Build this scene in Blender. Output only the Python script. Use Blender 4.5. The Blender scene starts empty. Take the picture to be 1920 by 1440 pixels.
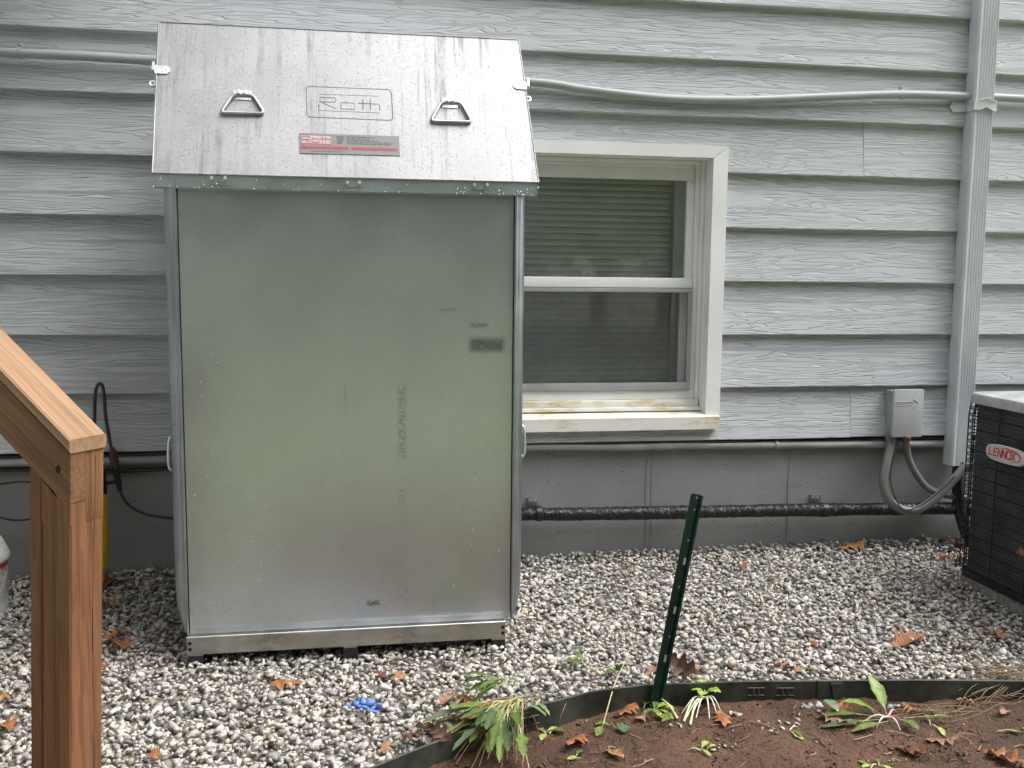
import bpy, bmesh, math, random
import numpy as np
from mathutils import Vector, Matrix, noise as mnoise

random.seed(7)
rng = np.random.default_rng(7)
SC = bpy.context.scene
COL = SC.collection
R = math.radians

# ------------------------------------------------------------------ camera
CAM_POS = Vector((0.0, -3.452, 0.617))
YAW, PITCH, ROLL, FPX = R(9.672), R(6.481), R(0.58), 1800.0
_d = Vector((math.sin(YAW) * math.cos(PITCH), math.cos(YAW) * math.cos(PITCH), -math.sin(PITCH)))
_r0 = Vector((math.cos(YAW), -math.sin(YAW), 0))
_u0 = _r0.cross(_d)
_r = math.cos(ROLL) * _r0 + math.sin(ROLL) * _u0
_u = -math.sin(ROLL) * _r0 + math.cos(ROLL) * _u0
cam_data = bpy.data.cameras.new('camera')
cam = bpy.data.objects.new('camera', cam_data)
COL.objects.link(cam)
m = Matrix(((_r.x, _u.x, -_d.x, CAM_POS.x), (_r.y, _u.y, -_d.y, CAM_POS.y), (_r.z, _u.z, -_d.z, CAM_POS.z), (0, 0, 0, 1)))
cam.matrix_world = m
cam_data.sensor_width = 36
cam_data.lens = FPX / 1920 * 36
cam_data.clip_start = 0.05
cam_data.clip_end = 500
SC.camera = cam

# ------------------------------------------------------------------ sky, sun, exposure
SUN_EL, SUN_AZ = R(60), R(106)      # azimuth from +y, clockwise (to the right, a little towards the viewer)
w = bpy.data.worlds.new('World')
SC.world = w
w.use_nodes = True
wn = w.node_tree
bg = wn.nodes['Background']
sky = wn.nodes.new('ShaderNodeTexSky')
sky.sky_type = 'NISHITA'
sky.sun_disc = False
sky.sun_elevation = SUN_EL
sky.sun_rotation = SUN_AZ
sky.air_density = 1.0
sky.dust_density = 4.0
sky.ozone_density = 1.0
hsv = wn.nodes.new('ShaderNodeHueSaturation')
hsv.inputs['Saturation'].default_value = 0.24
wn.links.new(sky.outputs[0], hsv.inputs['Color'])
wn.links.new(hsv.outputs[0], bg.inputs['Color'])
bg.inputs['Strength'].default_value = 0.15
sun_d = bpy.data.lights.new('sun', 'SUN')
sun_d.energy = 0.75
sun_d.angle = R(40)
sun_d.color = (1.0, 0.97, 0.93)
sun = bpy.data.objects.new('sun', sun_d)
COL.objects.link(sun)
sun.rotation_euler = Vector((-math.sin(SUN_AZ) * math.cos(SUN_EL), -math.cos(SUN_AZ) * math.cos(SUN_EL), -math.sin(SUN_EL))).to_track_quat('-Z', 'Y').to_euler()
SC.view_settings.view_transform = 'Standard'
SC.view_settings.look = 'None'
SC.view_settings.gamma = 1
SC.view_settings.exposure = 1.42
SC.render.engine = 'CYCLES'
SC.cycles.use_denoising = True
SC.cycles.max_bounces = 8
SC.cycles.transparent_max_bounces = 12

# ------------------------------------------------------------------ pixel -> place on a known plane
def ray(px, py):
    return (px - 960) / FPX * _r + (720 - py) / FPX * _u + _d
def on_y(px, py, y):
    v = ray(px, py); return CAM_POS + v * ((y - CAM_POS.y) / v.y)
def on_z(px, py, z):
    v = ray(px, py); return CAM_POS + v * ((z - CAM_POS.z) / v.z)
def on_plane(px, py, o, n):
    v = ray(px, py); return CAM_POS + v * ((o - CAM_POS).dot(n) / v.dot(n))

# ------------------------------------------------------------------ materials
def nd(nt, t, ins=None, **props):
    n = nt.nodes.new(t)
    for k, v in props.items(): setattr(n, k, v)
    for k, v in (ins or {}).items():
        s = n.inputs[k]
        if hasattr(v, 'is_output') and v.is_output: nt.links.new(v, s)
        else: s.default_value = v
    return n
def mth(nt, op, a, b=None, c=None, clamp=False):
    n = nt.nodes.new('ShaderNodeMath'); n.operation = op; n.use_clamp = clamp
    for i, v in enumerate((a, b, c)):
        if v is None: continue
        if hasattr(v, 'is_output'): nt.links.new(v, n.inputs[i])
        else: n.inputs[i].default_value = v
    return n.outputs[0]
def smooth(nt, v, a, b, lo=0.0, hi=1.0):
    n = nt.nodes.new('ShaderNodeMapRange'); n.interpolation_type = 'SMOOTHSTEP'
    nt.links.new(v, n.inputs[0])
    for i, q in enumerate((a, b, lo, hi)): n.inputs[i + 1].default_value = q
    return n.outputs[0]
def mixc(nt, fac, a, b, blend='MIX'):
    n = nt.nodes.new('ShaderNodeMix'); n.data_type = 'RGBA'; n.blend_type = blend
    for i, v in ((0, fac), (6, a), (7, b)):
        if hasattr(v, 'is_output'): nt.links.new(v, n.inputs[i])
        elif i == 0: n.inputs[0].default_value = v
        else: n.inputs[i].default_value = (*v, 1) if len(v) == 3 else v
    return n.outputs[2]
def base(name):
    mt = bpy.data.materials.new(name); mt.use_nodes = True
    nt = mt.node_tree
    return mt, nt, nt.nodes['Principled BSDF']
def coords(nt, scale=(1, 1, 1), rnd=False, kind='Object'):
    tc = nt.nodes.new('ShaderNodeTexCoord')
    v = tc.outputs[kind]
    if rnd:
        oi = nt.nodes.new('ShaderNodeObjectInfo')
        mul = mth(nt, 'MULTIPLY', oi.outputs['Random'], 173.0)
        cx = nd(nt, 'ShaderNodeCombineXYZ', {'X': mul, 'Y': mul, 'Z': mul})
        ad = nd(nt, 'ShaderNodeVectorMath', {0: v, 1: cx.outputs[0]}, operation='ADD'); v = ad.outputs[0]
    sc = nd(nt, 'ShaderNodeVectorMath', {0: v, 1: scale}, operation='MULTIPLY')
    return sc.outputs[0]
def noise(nt, vec, scale, detail=3, rough=0.5, dist=0.0):
    n = nd(nt, 'ShaderNodeTexNoise', {'Vector': vec, 'Scale': scale, 'Detail': detail, 'Roughness': rough, 'Distortion': dist})
    return n.outputs['Fac']
def bump(nt, h, strength=0.5, dist=0.01, normal=None):
    ins = {'Height': h, 'Strength': strength, 'Distance': dist}
    if normal is not None: ins['Normal'] = normal
    return nd(nt, 'ShaderNodeBump', ins).outputs[0]

def simple(name, col, rough=0.5, metal=0.0, var=0.15, vscale=12.0, bstr=0.15, bscale=60.0, stretch=(1, 1, 1), rvar=0.1, rnd=True):
    mt, nt, b = base(name)
    v = coords(nt, stretch, rnd)
    n1 = noise(nt, v, vscale, 4, 0.6)
    f = smooth(nt, n1, 0.3, 0.7)
    c = mixc(nt, f, tuple(x * (1 - var) for x in col), tuple(min(1, x * (1 + var)) for x in col))
    nt.links.new(c, b.inputs['Base Color'])
    b.inputs['Metallic'].default_value = metal
    nt.links.new(smooth(nt, n1, 0.25, 0.75, max(0, rough - rvar), min(1, rough + rvar)), b.inputs['Roughness'])
    if bstr: nt.links.new(bump(nt, noise(nt, v, bscale, 4, 0.6), bstr, 0.004), b.inputs['Normal'])
    return mt

def mat_siding():
    mt, nt, b = base('siding_paint')
    v = coords(nt, (1, 1, 1), True)
    n1 = noise(nt, coords(nt, (0.95, 1.0, 20.0), True), 1.0, 3.2, 0.45, 0.2)
    k = mth(nt, 'FRACT', mth(nt, 'MULTIPLY', n1, 21.0))
    tri = mth(nt, 'ABSOLUTE', mth(nt, 'SUBTRACT', k, 0.5))           # 0.5 on contour lines
    line = smooth(nt, tri, 0.35, 0.47)
    n2 = noise(nt, coords(nt, (5, 1, 60), True), 1.0, 3, 0.6)
    brk = smooth(nt, noise(nt, coords(nt, (4, 1, 9), True), 1.0, 2), 0.28, 0.40)
    h = mth(nt, 'SUBTRACT', mth(nt, 'MULTIPLY', n2, 0.10), mth(nt, 'MULTIPLY', line, brk))
    h = mth(nt, 'ADD', h, mth(nt, 'MULTIPLY', k, 0.15))
    nt.links.new(bump(nt, h, 1.0, 0.0024), b.inputs['Normal'])
    big = noise(nt, coords(nt, (0.8, 1, 3), True), 1.0, 4, 0.6)
    c = mixc(nt, smooth(nt, big, 0.3, 0.7), (0.485, 0.512, 0.53), (0.52, 0.547, 0.565))
    dirt = smooth(nt, noise(nt, coords(nt, (18, 1, 2.5), True), 1.0, 5, 0.7), 0.62, 0.8)
    c = mixc(nt, mth(nt, 'MULTIPLY', dirt, 0.16), c, (0.2, 0.2, 0.19))
    nt.links.new(c, b.inputs['Base Color'])
    b.inputs['Roughness'].default_value = 0.62
    b.inputs['Specular IOR Level'].default_value = 0.35
    return mt

def mask_rect(nt, x, z, cx, cz, hw, hh, soft=0.012):
    ax = mth(nt, 'ABSOLUTE', mth(nt, 'SUBTRACT', x, cx)); az = mth(nt, 'ABSOLUTE', mth(nt, 'SUBTRACT', z, cz))
    return mth(nt, 'MULTIPLY', smooth(nt, ax, hw - soft, hw + soft, 1, 0), smooth(nt, az, hh - soft, hh + soft, 1, 0))

def mat_tank_face():
    mt, nt, b = base('galvanised_face')
    v = coords(nt)
    sep = nd(nt, 'ShaderNodeSeparateXYZ', {0: v}); X, Z = sep.outputs[0], sep.outputs[2]
    n1 = noise(nt, v, 5, 6, 0.6)
    fine = noise(nt, coords(nt, (260, 260, 40)), 1.0, 3, 0.6)
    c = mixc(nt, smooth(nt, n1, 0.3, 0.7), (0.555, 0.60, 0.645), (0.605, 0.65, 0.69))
    c = mixc(nt, mth(nt, 'MULTIPLY', fine, 0.14), c, (0.36, 0.37, 0.37))
    # rub marks with their own shapes
    rub = noise(nt, coords(nt, (60, 60, 330)), 1.0, 4, 0.7)
    rubv = noise(nt, coords(nt, (60, 60, 420)), 1.0, 3, 0.6)
    def add(mask, tex, lo, hi, amt, cc):
        return mixc(nt, mth(nt, 'MULTIPLY', mth(nt, 'MULTIPLY', mask, smooth(nt, tex, lo, hi)), amt), cc, (0.05, 0.05, 0.052))
    def at(px, py): q = on_y(px, py, -0.718); return q.x, q.z
    for (px, py, hwp, hhp, tex, lo, hi, amt, soft) in (
            (913, 647, 33, 13, rub, 0.30, 0.48, 0.72, 0.012), (898, 610, 16, 4, rub, 0.35, 0.55, 0.6, 0.006),
            (840, 581, 16, 2, rub, 0.4, 0.55, 0.5, 0.005), (754, 790, 7, 70, rubv, 0.45, 0.58, 0.55, 0.008),
            (754, 930, 6, 16, rubv, 0.45, 0.6, 0.4, 0.008), (700, 1131, 12, 5, rub, 0.42, 0.5, 0.9, 0.006),
            (760, 1130, 70, 14, rub, 0.56, 0.66, 0.5, 0.02), (420, 1142, 62, 9, rub, 0.54, 0.64, 0.55, 0.02),
            (560, 1155, 60, 6, rub, 0.56, 0.64, 0.45, 0.02), (752, 1110, 18, 22, rubv, 0.5, 0.62, 0.3, 0.02),
            (648, 750, 2, 30, rubv, 0.4, 0.6, 0.25, 0.003)):
        cx, cz = at(px, py); s = 1 / 660.0
        c = add(mask_rect(nt, X, Z, cx, cz, hwp * s, hhp * s, soft), tex, lo, hi, amt, c)
    sp = nd(nt, 'ShaderNodeTexVoronoi', {'Vector': v, 'Scale': 85.0, 'Randomness': 1.0})
    spv = nd(nt, 'ShaderNodeSeparateColor', {0: sp.outputs['Color']}).outputs[0]
    c = mixc(nt, mth(nt, 'MULTIPLY', spv, 0.10), c, (0.40, 0.42, 0.43))
    nt.links.new(c, b.inputs['Base Color'])
    b.inputs['Metallic'].default_value = 0.88
    rg = smooth(nt, n1, 0.3, 0.7, 0.275, 0.315)
    nt.links.new(mth(nt, 'ADD', rg, mth(nt, 'MULTIPLY', spv, 0.03)), b.inputs['Roughness'])
    h = mth(nt, 'ADD', mth(nt, 'MULTIPLY', fine, 0.012), mth(nt, 'MULTIPLY', noise(nt, coords(nt, (2.2, 2.2, 1.2)), 1.0, 1), 3.0))
    nt.links.new(bump(nt, h, 0.35, 0.003), b.inputs['Normal'])
    return mt

def mat_lid():
    mt, nt, b = base('galvanised_lid')
    tc = coords(nt)
    # runs of dried water down the slope
    st = noise(nt, coords(nt, (30, 1.2, 1.2)), 1.0, 5, 0.65)
    st2 = noise(nt, coords(nt, (75, 2.5, 2.5)), 1.0, 4, 0.6)
    blot = noise(nt, tc, 5.0, 5, 0.6)
    run = mth(nt, 'MULTIPLY', smooth(nt, st, 0.50, 0.60), smooth(nt, blot, 0.38, 0.58))
    run2 = mth(nt, 'MULTIPLY', smooth(nt, st2, 0.55, 0.66), 0.6)
    dark = mth(nt, 'MULTIPLY', mth(nt, 'MAXIMUM', run, run2), smooth(nt, noise(nt, coords(nt, (9, 4, 4)), 1.0, 4, 0.7), 0.38, 0.6, 0.15, 1.0))
    grain = noise(nt, tc, 420, 2, 0.6)
    vo = nd(nt, 'ShaderNodeTexVoronoi', {'Vector': tc, 'Scale': 165.0, 'Randomness': 1.0})
    pick = nd(nt, 'ShaderNodeSeparateColor', {0: vo.outputs['Color']})
    sel = mth(nt, 'LESS_THAN', pick.outputs[0], smooth(nt, noise(nt, vo.outputs['Position'], 5.0, 3, 0.6), 0.3, 0.7, 0.15, 0.75))
    drop = mth(nt, 'MULTIPLY', smooth(nt, vo.outputs['Distance'], 0.13, 0.26, 1, 0), sel)
    c = mixc(nt, smooth(nt, blot, 0.3, 0.7), (0.325, 0.328, 0.335), (0.42, 0.423, 0.43))
    c = mixc(nt, mth(nt, 'MULTIPLY', dark, 0.5), c, (0.15, 0.15, 0.152))
    c = mixc(nt, mth(nt, 'MULTIPLY', smooth(nt, grain, 0.52, 0.7), 0.5), c, (0.135, 0.132, 0.13))
    nt.links.new(c, b.inputs['Base Color'])
    b.inputs['Metallic'].default_value = 0.8
    rg = mth(nt, 'ADD', smooth(nt, blot, 0.3, 0.7, 0.50, 0.60), mth(nt, 'MULTIPLY', dark, 0.12))
    nt.links.new(mth(nt, 'SUBTRACT', rg, mth(nt, 'MULTIPLY', drop, 0.3)), b.inputs['Roughness'])
    nt.links.new(bump(nt, mth(nt, 'ADD', mth(nt, 'MULTIPLY', grain, 0.05), drop), 0.9, 0.0022), b.inputs['Normal'])
    return mt

def mat_galv(name, col=(0.5, 0.52, 0.53), rough=0.36, metal=0.9, stain=0.0):
    mt, nt, b = base(name)
    v = coords(nt)
    n1 = noise(nt, v, 7, 5, 0.6)
    c = mixc(nt, smooth(nt, n1, 0.3, 0.7), tuple(x * 0.88 for x in col), tuple(x * 1.1 for x in col))
    if stain:
        s = smooth(nt, noise(nt, coords(nt, (7, 7, 22)), 1.0, 5, 0.6), 0.45, 0.62)
        c = mixc(nt, mth(nt, 'MULTIPLY', s, stain), c, (0.62, 0.6, 0.55))
    nt.links.new(c, b.inputs['Base Color'])
    b.inputs['Metallic'].default_value = metal
    nt.links.new(smooth(nt, n1, 0.3, 0.7, rough - 0.05, rough + 0.08), b.inputs['Roughness'])
    nt.links.new(bump(nt, noise(nt, v, 90, 3), 0.1, 0.002), b.inputs['Normal'])
    return mt

def mat_wood(name, d1, light=(0.30, 0.165, 0.085), dark=(0.185, 0.088, 0.040), algae=0.0, end=False):
    """grain runs along the unit vector d1"""
    mt, nt, b = base(name)
    d1 = Vector(d1).normalized(); d2 = d1.orthogonal().normalized(); d3 = d1.cross(d2)
    if abs(d1.z) > 0.99: d2, d3 = Vector((0.82, -0.572, 0)), Vector((0.572, 0.82, 0))
    p = coords(nt, (1, 1, 1), True)
    def ax(sc):
        o = [nd(nt, 'ShaderNodeVectorMath', {0: p, 1: tuple(d * k)}, operation='DOT_PRODUCT').outputs['Value'] for d, k in zip((d1, d2, d3), sc)]
        return nd(nt, 'ShaderNodeCombineXYZ', {0: o[0], 1: o[1], 2: o[2]}).outputs[0]
    n1 = noise(nt, ax((0.55, 17, 17)), 1.0, 3, 0.5, 0.5)
    rings = mth(nt, 'FRACT', mth(nt, 'MULTIPLY', n1, 9.0))
    rg = smooth(nt, rings, 0.35, 1.0)
    f = noise(nt, ax((3.0, 210, 210)), 1.0, 3, 0.6)
    f2 = noise(nt, ax((1.2, 60, 60)), 1.0, 3, 0.6)
    big = noise(nt, ax((2.5, 7, 7)), 1.0, 4, 0.6)
    c = mixc(nt, mth(nt, 'MULTIPLY', rg, 0.6), light, dark)
    c = mixc(nt, smooth(nt, f2, 0.5, 0.72, 0, 0.55), c, tuple(x * 0.62 for x in dark))
    c = mixc(nt, mth(nt, 'MULTIPLY', smooth(nt, f, 0.52, 0.74), 0.45), c, tuple(x * 0.5 for x in dark))
    c = mixc(nt, mth(nt, 'MULTIPLY', smooth(nt, big, 0.42, 0.7), 0.35), c, tuple(x * 0.75 for x in dark))
    if algae:
        a = smooth(nt, noise(nt, ax((3, 10, 10)), 1.0, 5, 0.65), 0.54, 0.72)
        c = mixc(nt, mth(nt, 'MULTIPLY', a, algae), c, (0.12, 0.115, 0.03))
    nt.links.new(c, b.inputs['Base Color'])
    b.inputs['Roughness'].default_value = 0.7
    b.inputs['Specular IOR Level'].default_value = 0.3
    h = mth(nt, 'ADD', mth(nt, 'MULTIPLY', f, 0.8), mth(nt, 'MULTIPLY', f2, 0.8))
    nt.links.new(bump(nt, h, 0.6, 0.0016), b.inputs['Normal'])
    return mt

def mat_stone(name='gravel_stone'):
    mt, nt, b = base(name)
    at = nd(nt, 'ShaderNodeAttribute', attribute_name='Col')
    v = coords(nt)
    n1 = noise(nt, v, 95, 4, 0.65)
    n2 = noise(nt, v, 330, 3, 0.6)
    f = mth(nt, 'ADD', smooth(nt, n1, 0.3, 0.7, 0.62, 1.2), smooth(nt, n2, 0.3, 0.7, -0.14, 0.14))
    c = nd(nt, 'ShaderNodeVectorMath', {0: at.outputs['Color'], 'Scale': f}, operation='SCALE').outputs[0]
    nt.links.new(c, b.inputs['Base Color'])
    nt.links.new(smooth(nt, n1, 0.3, 0.7, 0.38, 0.75), b.inputs['Roughness'])
    nt.links.new(bump(nt, n2, 0.35, 0.003), b.inputs['Normal'])
    return mt

def mat_attr(name, rough=0.6, trans=0.0, scale=60, amt=0.35, bstr=0.4):
    mt, nt, b = base(name)
    at = nd(nt, 'ShaderNodeAttribute', attribute_name='Col')
    n1 = noise(nt, coords(nt, (1, 1, 1), True), scale, 4, 0.6)
    c = nd(nt, 'ShaderNodeVectorMath', {0: at.outputs['Color'], 'Scale': smooth(nt, n1, 0.25, 0.75, 1 - amt, 1 + amt)}, operation='SCALE').outputs[0]
    nt.links.new(c, b.inputs['Base Color'])
    b.inputs['Roughness'].default_value = rough
    nt.links.new(bump(nt, n1, bstr, 0.004), b.inputs['Normal'])
    if trans:
        tr = nd(nt, 'ShaderNodeBsdfTranslucent', {'Color': c})
        mx = nd(nt, 'ShaderNodeMixShader', {0: trans, 1: b.outputs[0], 2: tr.outputs[0]})
        nt.links.new(mx.outputs[0], nt.nodes['Material Output'].inputs['Surface'])
    return mt

def mat_dirt():
    mt, nt, b = base('bare_soil')
    v = coords(nt)
    n1 = noise(nt, v, 4, 6, 0.62)
    n2 = noise(nt, v, 60, 5, 0.65)
    n3 = noise(nt, v, 260, 3, 0.6)
    c = mixc(nt, smooth(nt, n1, 0.35, 0.65), (0.078, 0.037, 0.020), (0.158, 0.083, 0.047))
    c = mixc(nt, smooth(nt, n2, 0.5, 0.75, 0, 0.6), c, (0.042, 0.024, 0.015))
    c = mixc(nt, smooth(nt, n3, 0.62, 0.78, 0, 0.5), c, (0.20, 0.135, 0.085))
    moss = mth(nt, 'MULTIPLY', smooth(nt, noise(nt, v, 7, 5, 0.7), 0.55, 0.7), 0.35)
    c = mixc(nt, moss, c, (0.10, 0.085, 0.025))
    nt.links.new(c, b.inputs['Base Color'])
    nt.links.new(smooth(nt, n1, 0.35, 0.65, 0.55, 0.85), b.inputs['Roughness'])
    h = mth(nt, 'ADD', n2, mth(nt, 'MULTIPLY', n3, 0.4))
    nt.links.new(bump(nt, h, 1.0, 0.020), b.inputs['Normal'])
    return mt

def mat_concrete():
    mt, nt, b = base('painted_concrete')
    v = coords(nt)
    n1 = noise(nt, v, 2.2, 6, 0.6)
    c = mixc(nt, smooth(nt, n1, 0.3, 0.7), (0.235, 0.238, 0.237), (0.285, 0.288, 0.285))
    st = smooth(nt, noise(nt, coords(nt, (5, 5, 22)), 1.0, 5, 0.65), 0.55, 0.75)
    c = mixc(nt, mth(nt, 'MULTIPLY', st, 0.3), c, (0.12, 0.105, 0.085))
    nt.links.new(c, b.inputs['Base Color'])
    b.inputs['Roughness'].default_value = 0.75
    vo = nd(nt, 'ShaderNodeTexVoronoi', {'Vector': coords(nt, (44, 44, 60)), 'Scale': 1.0, 'Randomness': 1.0})
    pk = nd(nt, 'ShaderNodeSeparateColor', {0: vo.outputs['Color']})
    pit = mth(nt, 'MULTIPLY', smooth(nt, vo.outputs['Distance'], 0.05, 0.22, 1, 0), mth(nt, 'LESS_THAN', pk.outputs[0], 0.30))
    h = mth(nt, 'SUBTRACT', mth(nt, 'MULTIPLY', noise(nt, v, 45, 5, 0.6), 0.28), pit)
    nt.links.new(bump(nt, h, 0.8, 0.006), b.inputs['Normal'])
    return mt

def mat_glass():
    mt, nt, b = base('window_glass')
    out = nt.nodes['Material Output']
    nt.nodes.remove(b)
    v = coords(nt)
    haze = smooth(nt, noise(nt, v, 6, 5, 0.65), 0.35, 0.8, 0.09, 0.24)  # pale veil mixed into the panes so the blinds behind look brighter
    gl = nd(nt, 'ShaderNodeBsdfGlossy', {'Color': (1, 1, 1, 1), 'Roughness': 0.015})
    nt.links.new(bump(nt, noise(nt, v, 2.5, 2), 0.05, 0.02), gl.inputs['Normal'])
    tr = nd(nt, 'ShaderNodeBsdfTransparent', {'Color': (0.95, 0.98, 0.95, 1)})
    fr = nd(nt, 'ShaderNodeFresnel', {'IOR': 1.5})
    fac = mth(nt, 'MULTIPLY', fr.outputs[0], 1.25, clamp=True)
    mx = nd(nt, 'ShaderNodeMixShader', {0: fac, 1: tr.outputs[0], 2: gl.outputs[0]})
    df = nd(nt, 'ShaderNodeBsdfDiffuse', {'Color': (0.44, 0.475, 0.45, 1)})
    mx2 = nd(nt, 'ShaderNodeMixShader', {0: haze, 1: mx.outputs[0], 2: df.outputs[0]})
    nt.links.new(mx2.outputs[0], out.inputs['Surface'])
    return mt

def mat_screen():
    mt, nt, b = base('insect_screen')
    out = nt.nodes['Material Output']
    nt.nodes.remove(b)
    v = coords(nt)
    df = nd(nt, 'ShaderNodeBsdfDiffuse', {'Color': (0.10, 0.103, 0.112, 1)})
    tr = nd(nt, 'ShaderNodeBsdfTransparent', {'Color': (1, 1, 1, 1)})
    f = smooth(nt, noise(nt, v, 5, 5, 0.6), 0.3, 0.75, 0.14, 0.24)
    mx = nd(nt, 'ShaderNodeMixShader', {0: f, 1: tr.outputs[0], 2: df.outputs[0]})
    nt.links.new(mx.outputs[0], out.inputs['Surface'])
    return mt

def mat_sill():
    mt, nt, b = base('stained_white_vinyl')
    v = coords(nt)
    s = smooth(nt, noise(nt, coords(nt, (6, 14, 20)), 1.0, 6, 0.7), 0.45, 0.7)
    s2 = smooth(nt, noise(nt, v, 60, 4, 0.6), 0.5, 0.8)
    c = mixc(nt, mth(nt, 'MULTIPLY', s, 0.9), (0.74, 0.73, 0.67), (0.46, 0.37, 0.16))
    c = mixc(nt, mth(nt, 'MULTIPLY', mth(nt, 'MULTIPLY', s, s2), 0.7), c, (0.14, 0.11, 0.05))
    nt.links.new(c, b.inputs['Base Color'])
    b.inputs['Roughness'].default_value = 0.5
    return mt

def mat_coil():
    mt, nt, b = base('condenser_coil_fins')
    v = coords(nt)
    sep = nd(nt, 'ShaderNodeSeparateXYZ', {0: v})
    wv = mth(nt, 'PINGPONG', mth(nt, 'MULTIPLY', sep.outputs[2], 150.0), 0.5)
    line = smooth(nt, wv, 0.08, 0.4)
    n1 = noise(nt, v, 9, 5, 0.6)
    c = mixc(nt, smooth(nt, n1, 0.3, 0.75), (0.11, 0.115, 0.13), (0.24, 0.25, 0.27))
    dirt = smooth(nt, noise(nt, coords(nt, (40, 40, 14)), 1.0, 5, 0.7), 0.6, 0.75)
    c = mixc(nt, mth(nt, 'MULTIPLY', dirt, 0.4), c, (0.2, 0.19, 0.17))
    c = mixc(nt, mth(nt, 'SUBTRACT', 1.0, line), c, (0.012, 0.012, 0.014))
    nt.links.new(c, b.inputs['Base Color'])
    b.inputs['Metallic'].default_value = 0.4
    b.inputs['Roughness'].default_value = 0.55
    nt.links.new(bump(nt, line, 0.9, 0.004), b.inputs['Normal'])
    return mt

def mat_wrap():
    mt, nt, b = base('black_wrap_tape')
    n1 = noise(nt, coords(nt, (45, 12, 12)), 1.0, 4, 0.6, 1.0)
    b.inputs['Base Color'].default_value = (0.016, 0.016, 0.020, 1)
    nt.links.new(smooth(nt, n1, 0.3, 0.7, 0.14, 0.34), b.inputs['Roughness'])
    nt.links.new(bump(nt, n1, 1.0, 0.022), b.inputs['Normal'])
    return mt

MT = {}
MT['siding'] = mat_siding()
MT['face'] = mat_tank_face()
MT['lid'] = mat_lid()
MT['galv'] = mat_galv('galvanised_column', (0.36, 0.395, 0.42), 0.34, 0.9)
MT['rail'] = mat_galv('galvanised_rail', (0.42, 0.41, 0.375), 0.30, 0.95, 0.55)
MT['lip'] = mat_galv('galvanised_lip', (0.42, 0.48, 0.53), 0.42, 0.8)
MT['zinc'] = mat_galv('bright_zinc', (0.80, 0.83, 0.86), 0.32, 0.85)
MT['bead'] = simple('water_bead', (0.62, 0.64, 0.64), 0.12, 0.5, 0.1, 30, 0.0)
MT['steel_wire'] = mat_galv('grey_steel_wire', (0.46, 0.46, 0.49), 0.35, 0.85)
MT['emboss_shade'] = simple('emboss_line_shade', (0.12, 0.12, 0.122), 0.6, 0.2, 0.1, 30, 0.0)  # dark colour stands in for shading along the pressed lid lines
MT['black'] = simple('black_plastic', (0.014, 0.014, 0.016), 0.45, 0, 0.3, 20, 0.15)
MT['cable'] = simple('black_cable', (0.03, 0.03, 0.033), 0.42, 0, 0.3, 20, 0.05)
MT['brown'] = simple('brown_plug_plastic', (0.07, 0.03, 0.022), 0.4, 0, 0.3, 20, 0.1)
MT['white'] = simple('white_vinyl', (0.80, 0.805, 0.80), 0.4, 0, 0.05, 3, 0.04, 30)
MT['sill'] = mat_sill()
MT['greyframe'] = simple('grey_aluminium', (0.40, 0.41, 0.42), 0.42, 0.35, 0.08, 8, 0.05)
MT['glass'] = mat_glass()
MT['screen'] = mat_screen()
MT['slat'] = simple('blind_slat', (0.86, 0.87, 0.83), 0.5, 0, 0.08, 6, 0.0)
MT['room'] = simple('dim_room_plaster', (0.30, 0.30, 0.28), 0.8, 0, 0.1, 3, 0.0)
MT['concrete'] = mat_concrete()
MT['conduit'] = simple('grey_conduit_paint', (0.36, 0.375, 0.38), 0.42, 0, 0.06, 8, 0.05)
MT['pvc_pale'] = simple('pale_pipe_paint', (0.33, 0.335, 0.32), 0.42, 0, 0.15, 7, 0.05)
MT['pvc'] = simple('pvc_conduit', (0.16, 0.16, 0.152), 0.42, 0, 0.12, 7, 0.05)
MT['downspout'] = simple('downspout_enamel', (0.58, 0.615, 0.63), 0.4, 0, 0.05, 4, 0.03)
MT['boxgrey'] = simple('disconnect_enamel', (0.44, 0.455, 0.465), 0.45, 0.1, 0.06, 9, 0.05)
MT['boxside'] = simple('disconnect_side', (0.33, 0.34, 0.35), 0.5, 0.1, 0.12, 20, 0.05)
MT['rust'] = simple('rusty_tab', (0.24, 0.12, 0.03), 0.7, 0.1, 0.5, 90, 0.4)
MT['wrap'] = mat_wrap()
MT['stone'] = mat_stone()
MT['dirt'] = mat_dirt()
MT['bed'] = simple('gravel_fines', (0.22, 0.20, 0.175), 0.85, 0, 0.4, 50, 0.6, 120)
MT['lawn'] = simple('lawn', (0.17, 0.205, 0.10), 0.8, 0, 0.4, 3, 0.4, 40)
MT['leaf_dead'] = mat_attr('dead_oak_leaf', 0.6, 0.12, 90, 0.35, 0.5)
MT['leaf_green'] = mat_attr('green_leaf', 0.42, 0.25, 70, 0.25, 0.4)
MT['straw'] = mat_attr('dry_straw', 0.7, 0.0, 60, 0.3, 0.3)
MT['post_green'] = simple('dark_green_enamel', (0.006, 0.036, 0.029), 0.32, 0.1, 0.35, 14, 0.15)
MT['edging'] = simple('green_steel_edging', (0.042, 0.046, 0.038), 0.45, 0.25, 0.55, 9, 0.3, 50)
MT['edging_dark'] = simple('edging_slot', (0.012, 0.014, 0.012), 0.7, 0, 0.3, 20, 0.1)
SLOPE_DIR = (0.82, -0.572, -0.66)
MT['wood_z'] = mat_wood('cedar_post_wood', (0, 0, 1), (0.225, 0.106, 0.049), (0.135, 0.056, 0.024), algae=0.35)
MT['wood_x'] = mat_wood('cedar_rail_wood', SLOPE_DIR, (0.215, 0.112, 0.056), (0.13, 0.06, 0.027), algae=0.05)
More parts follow.
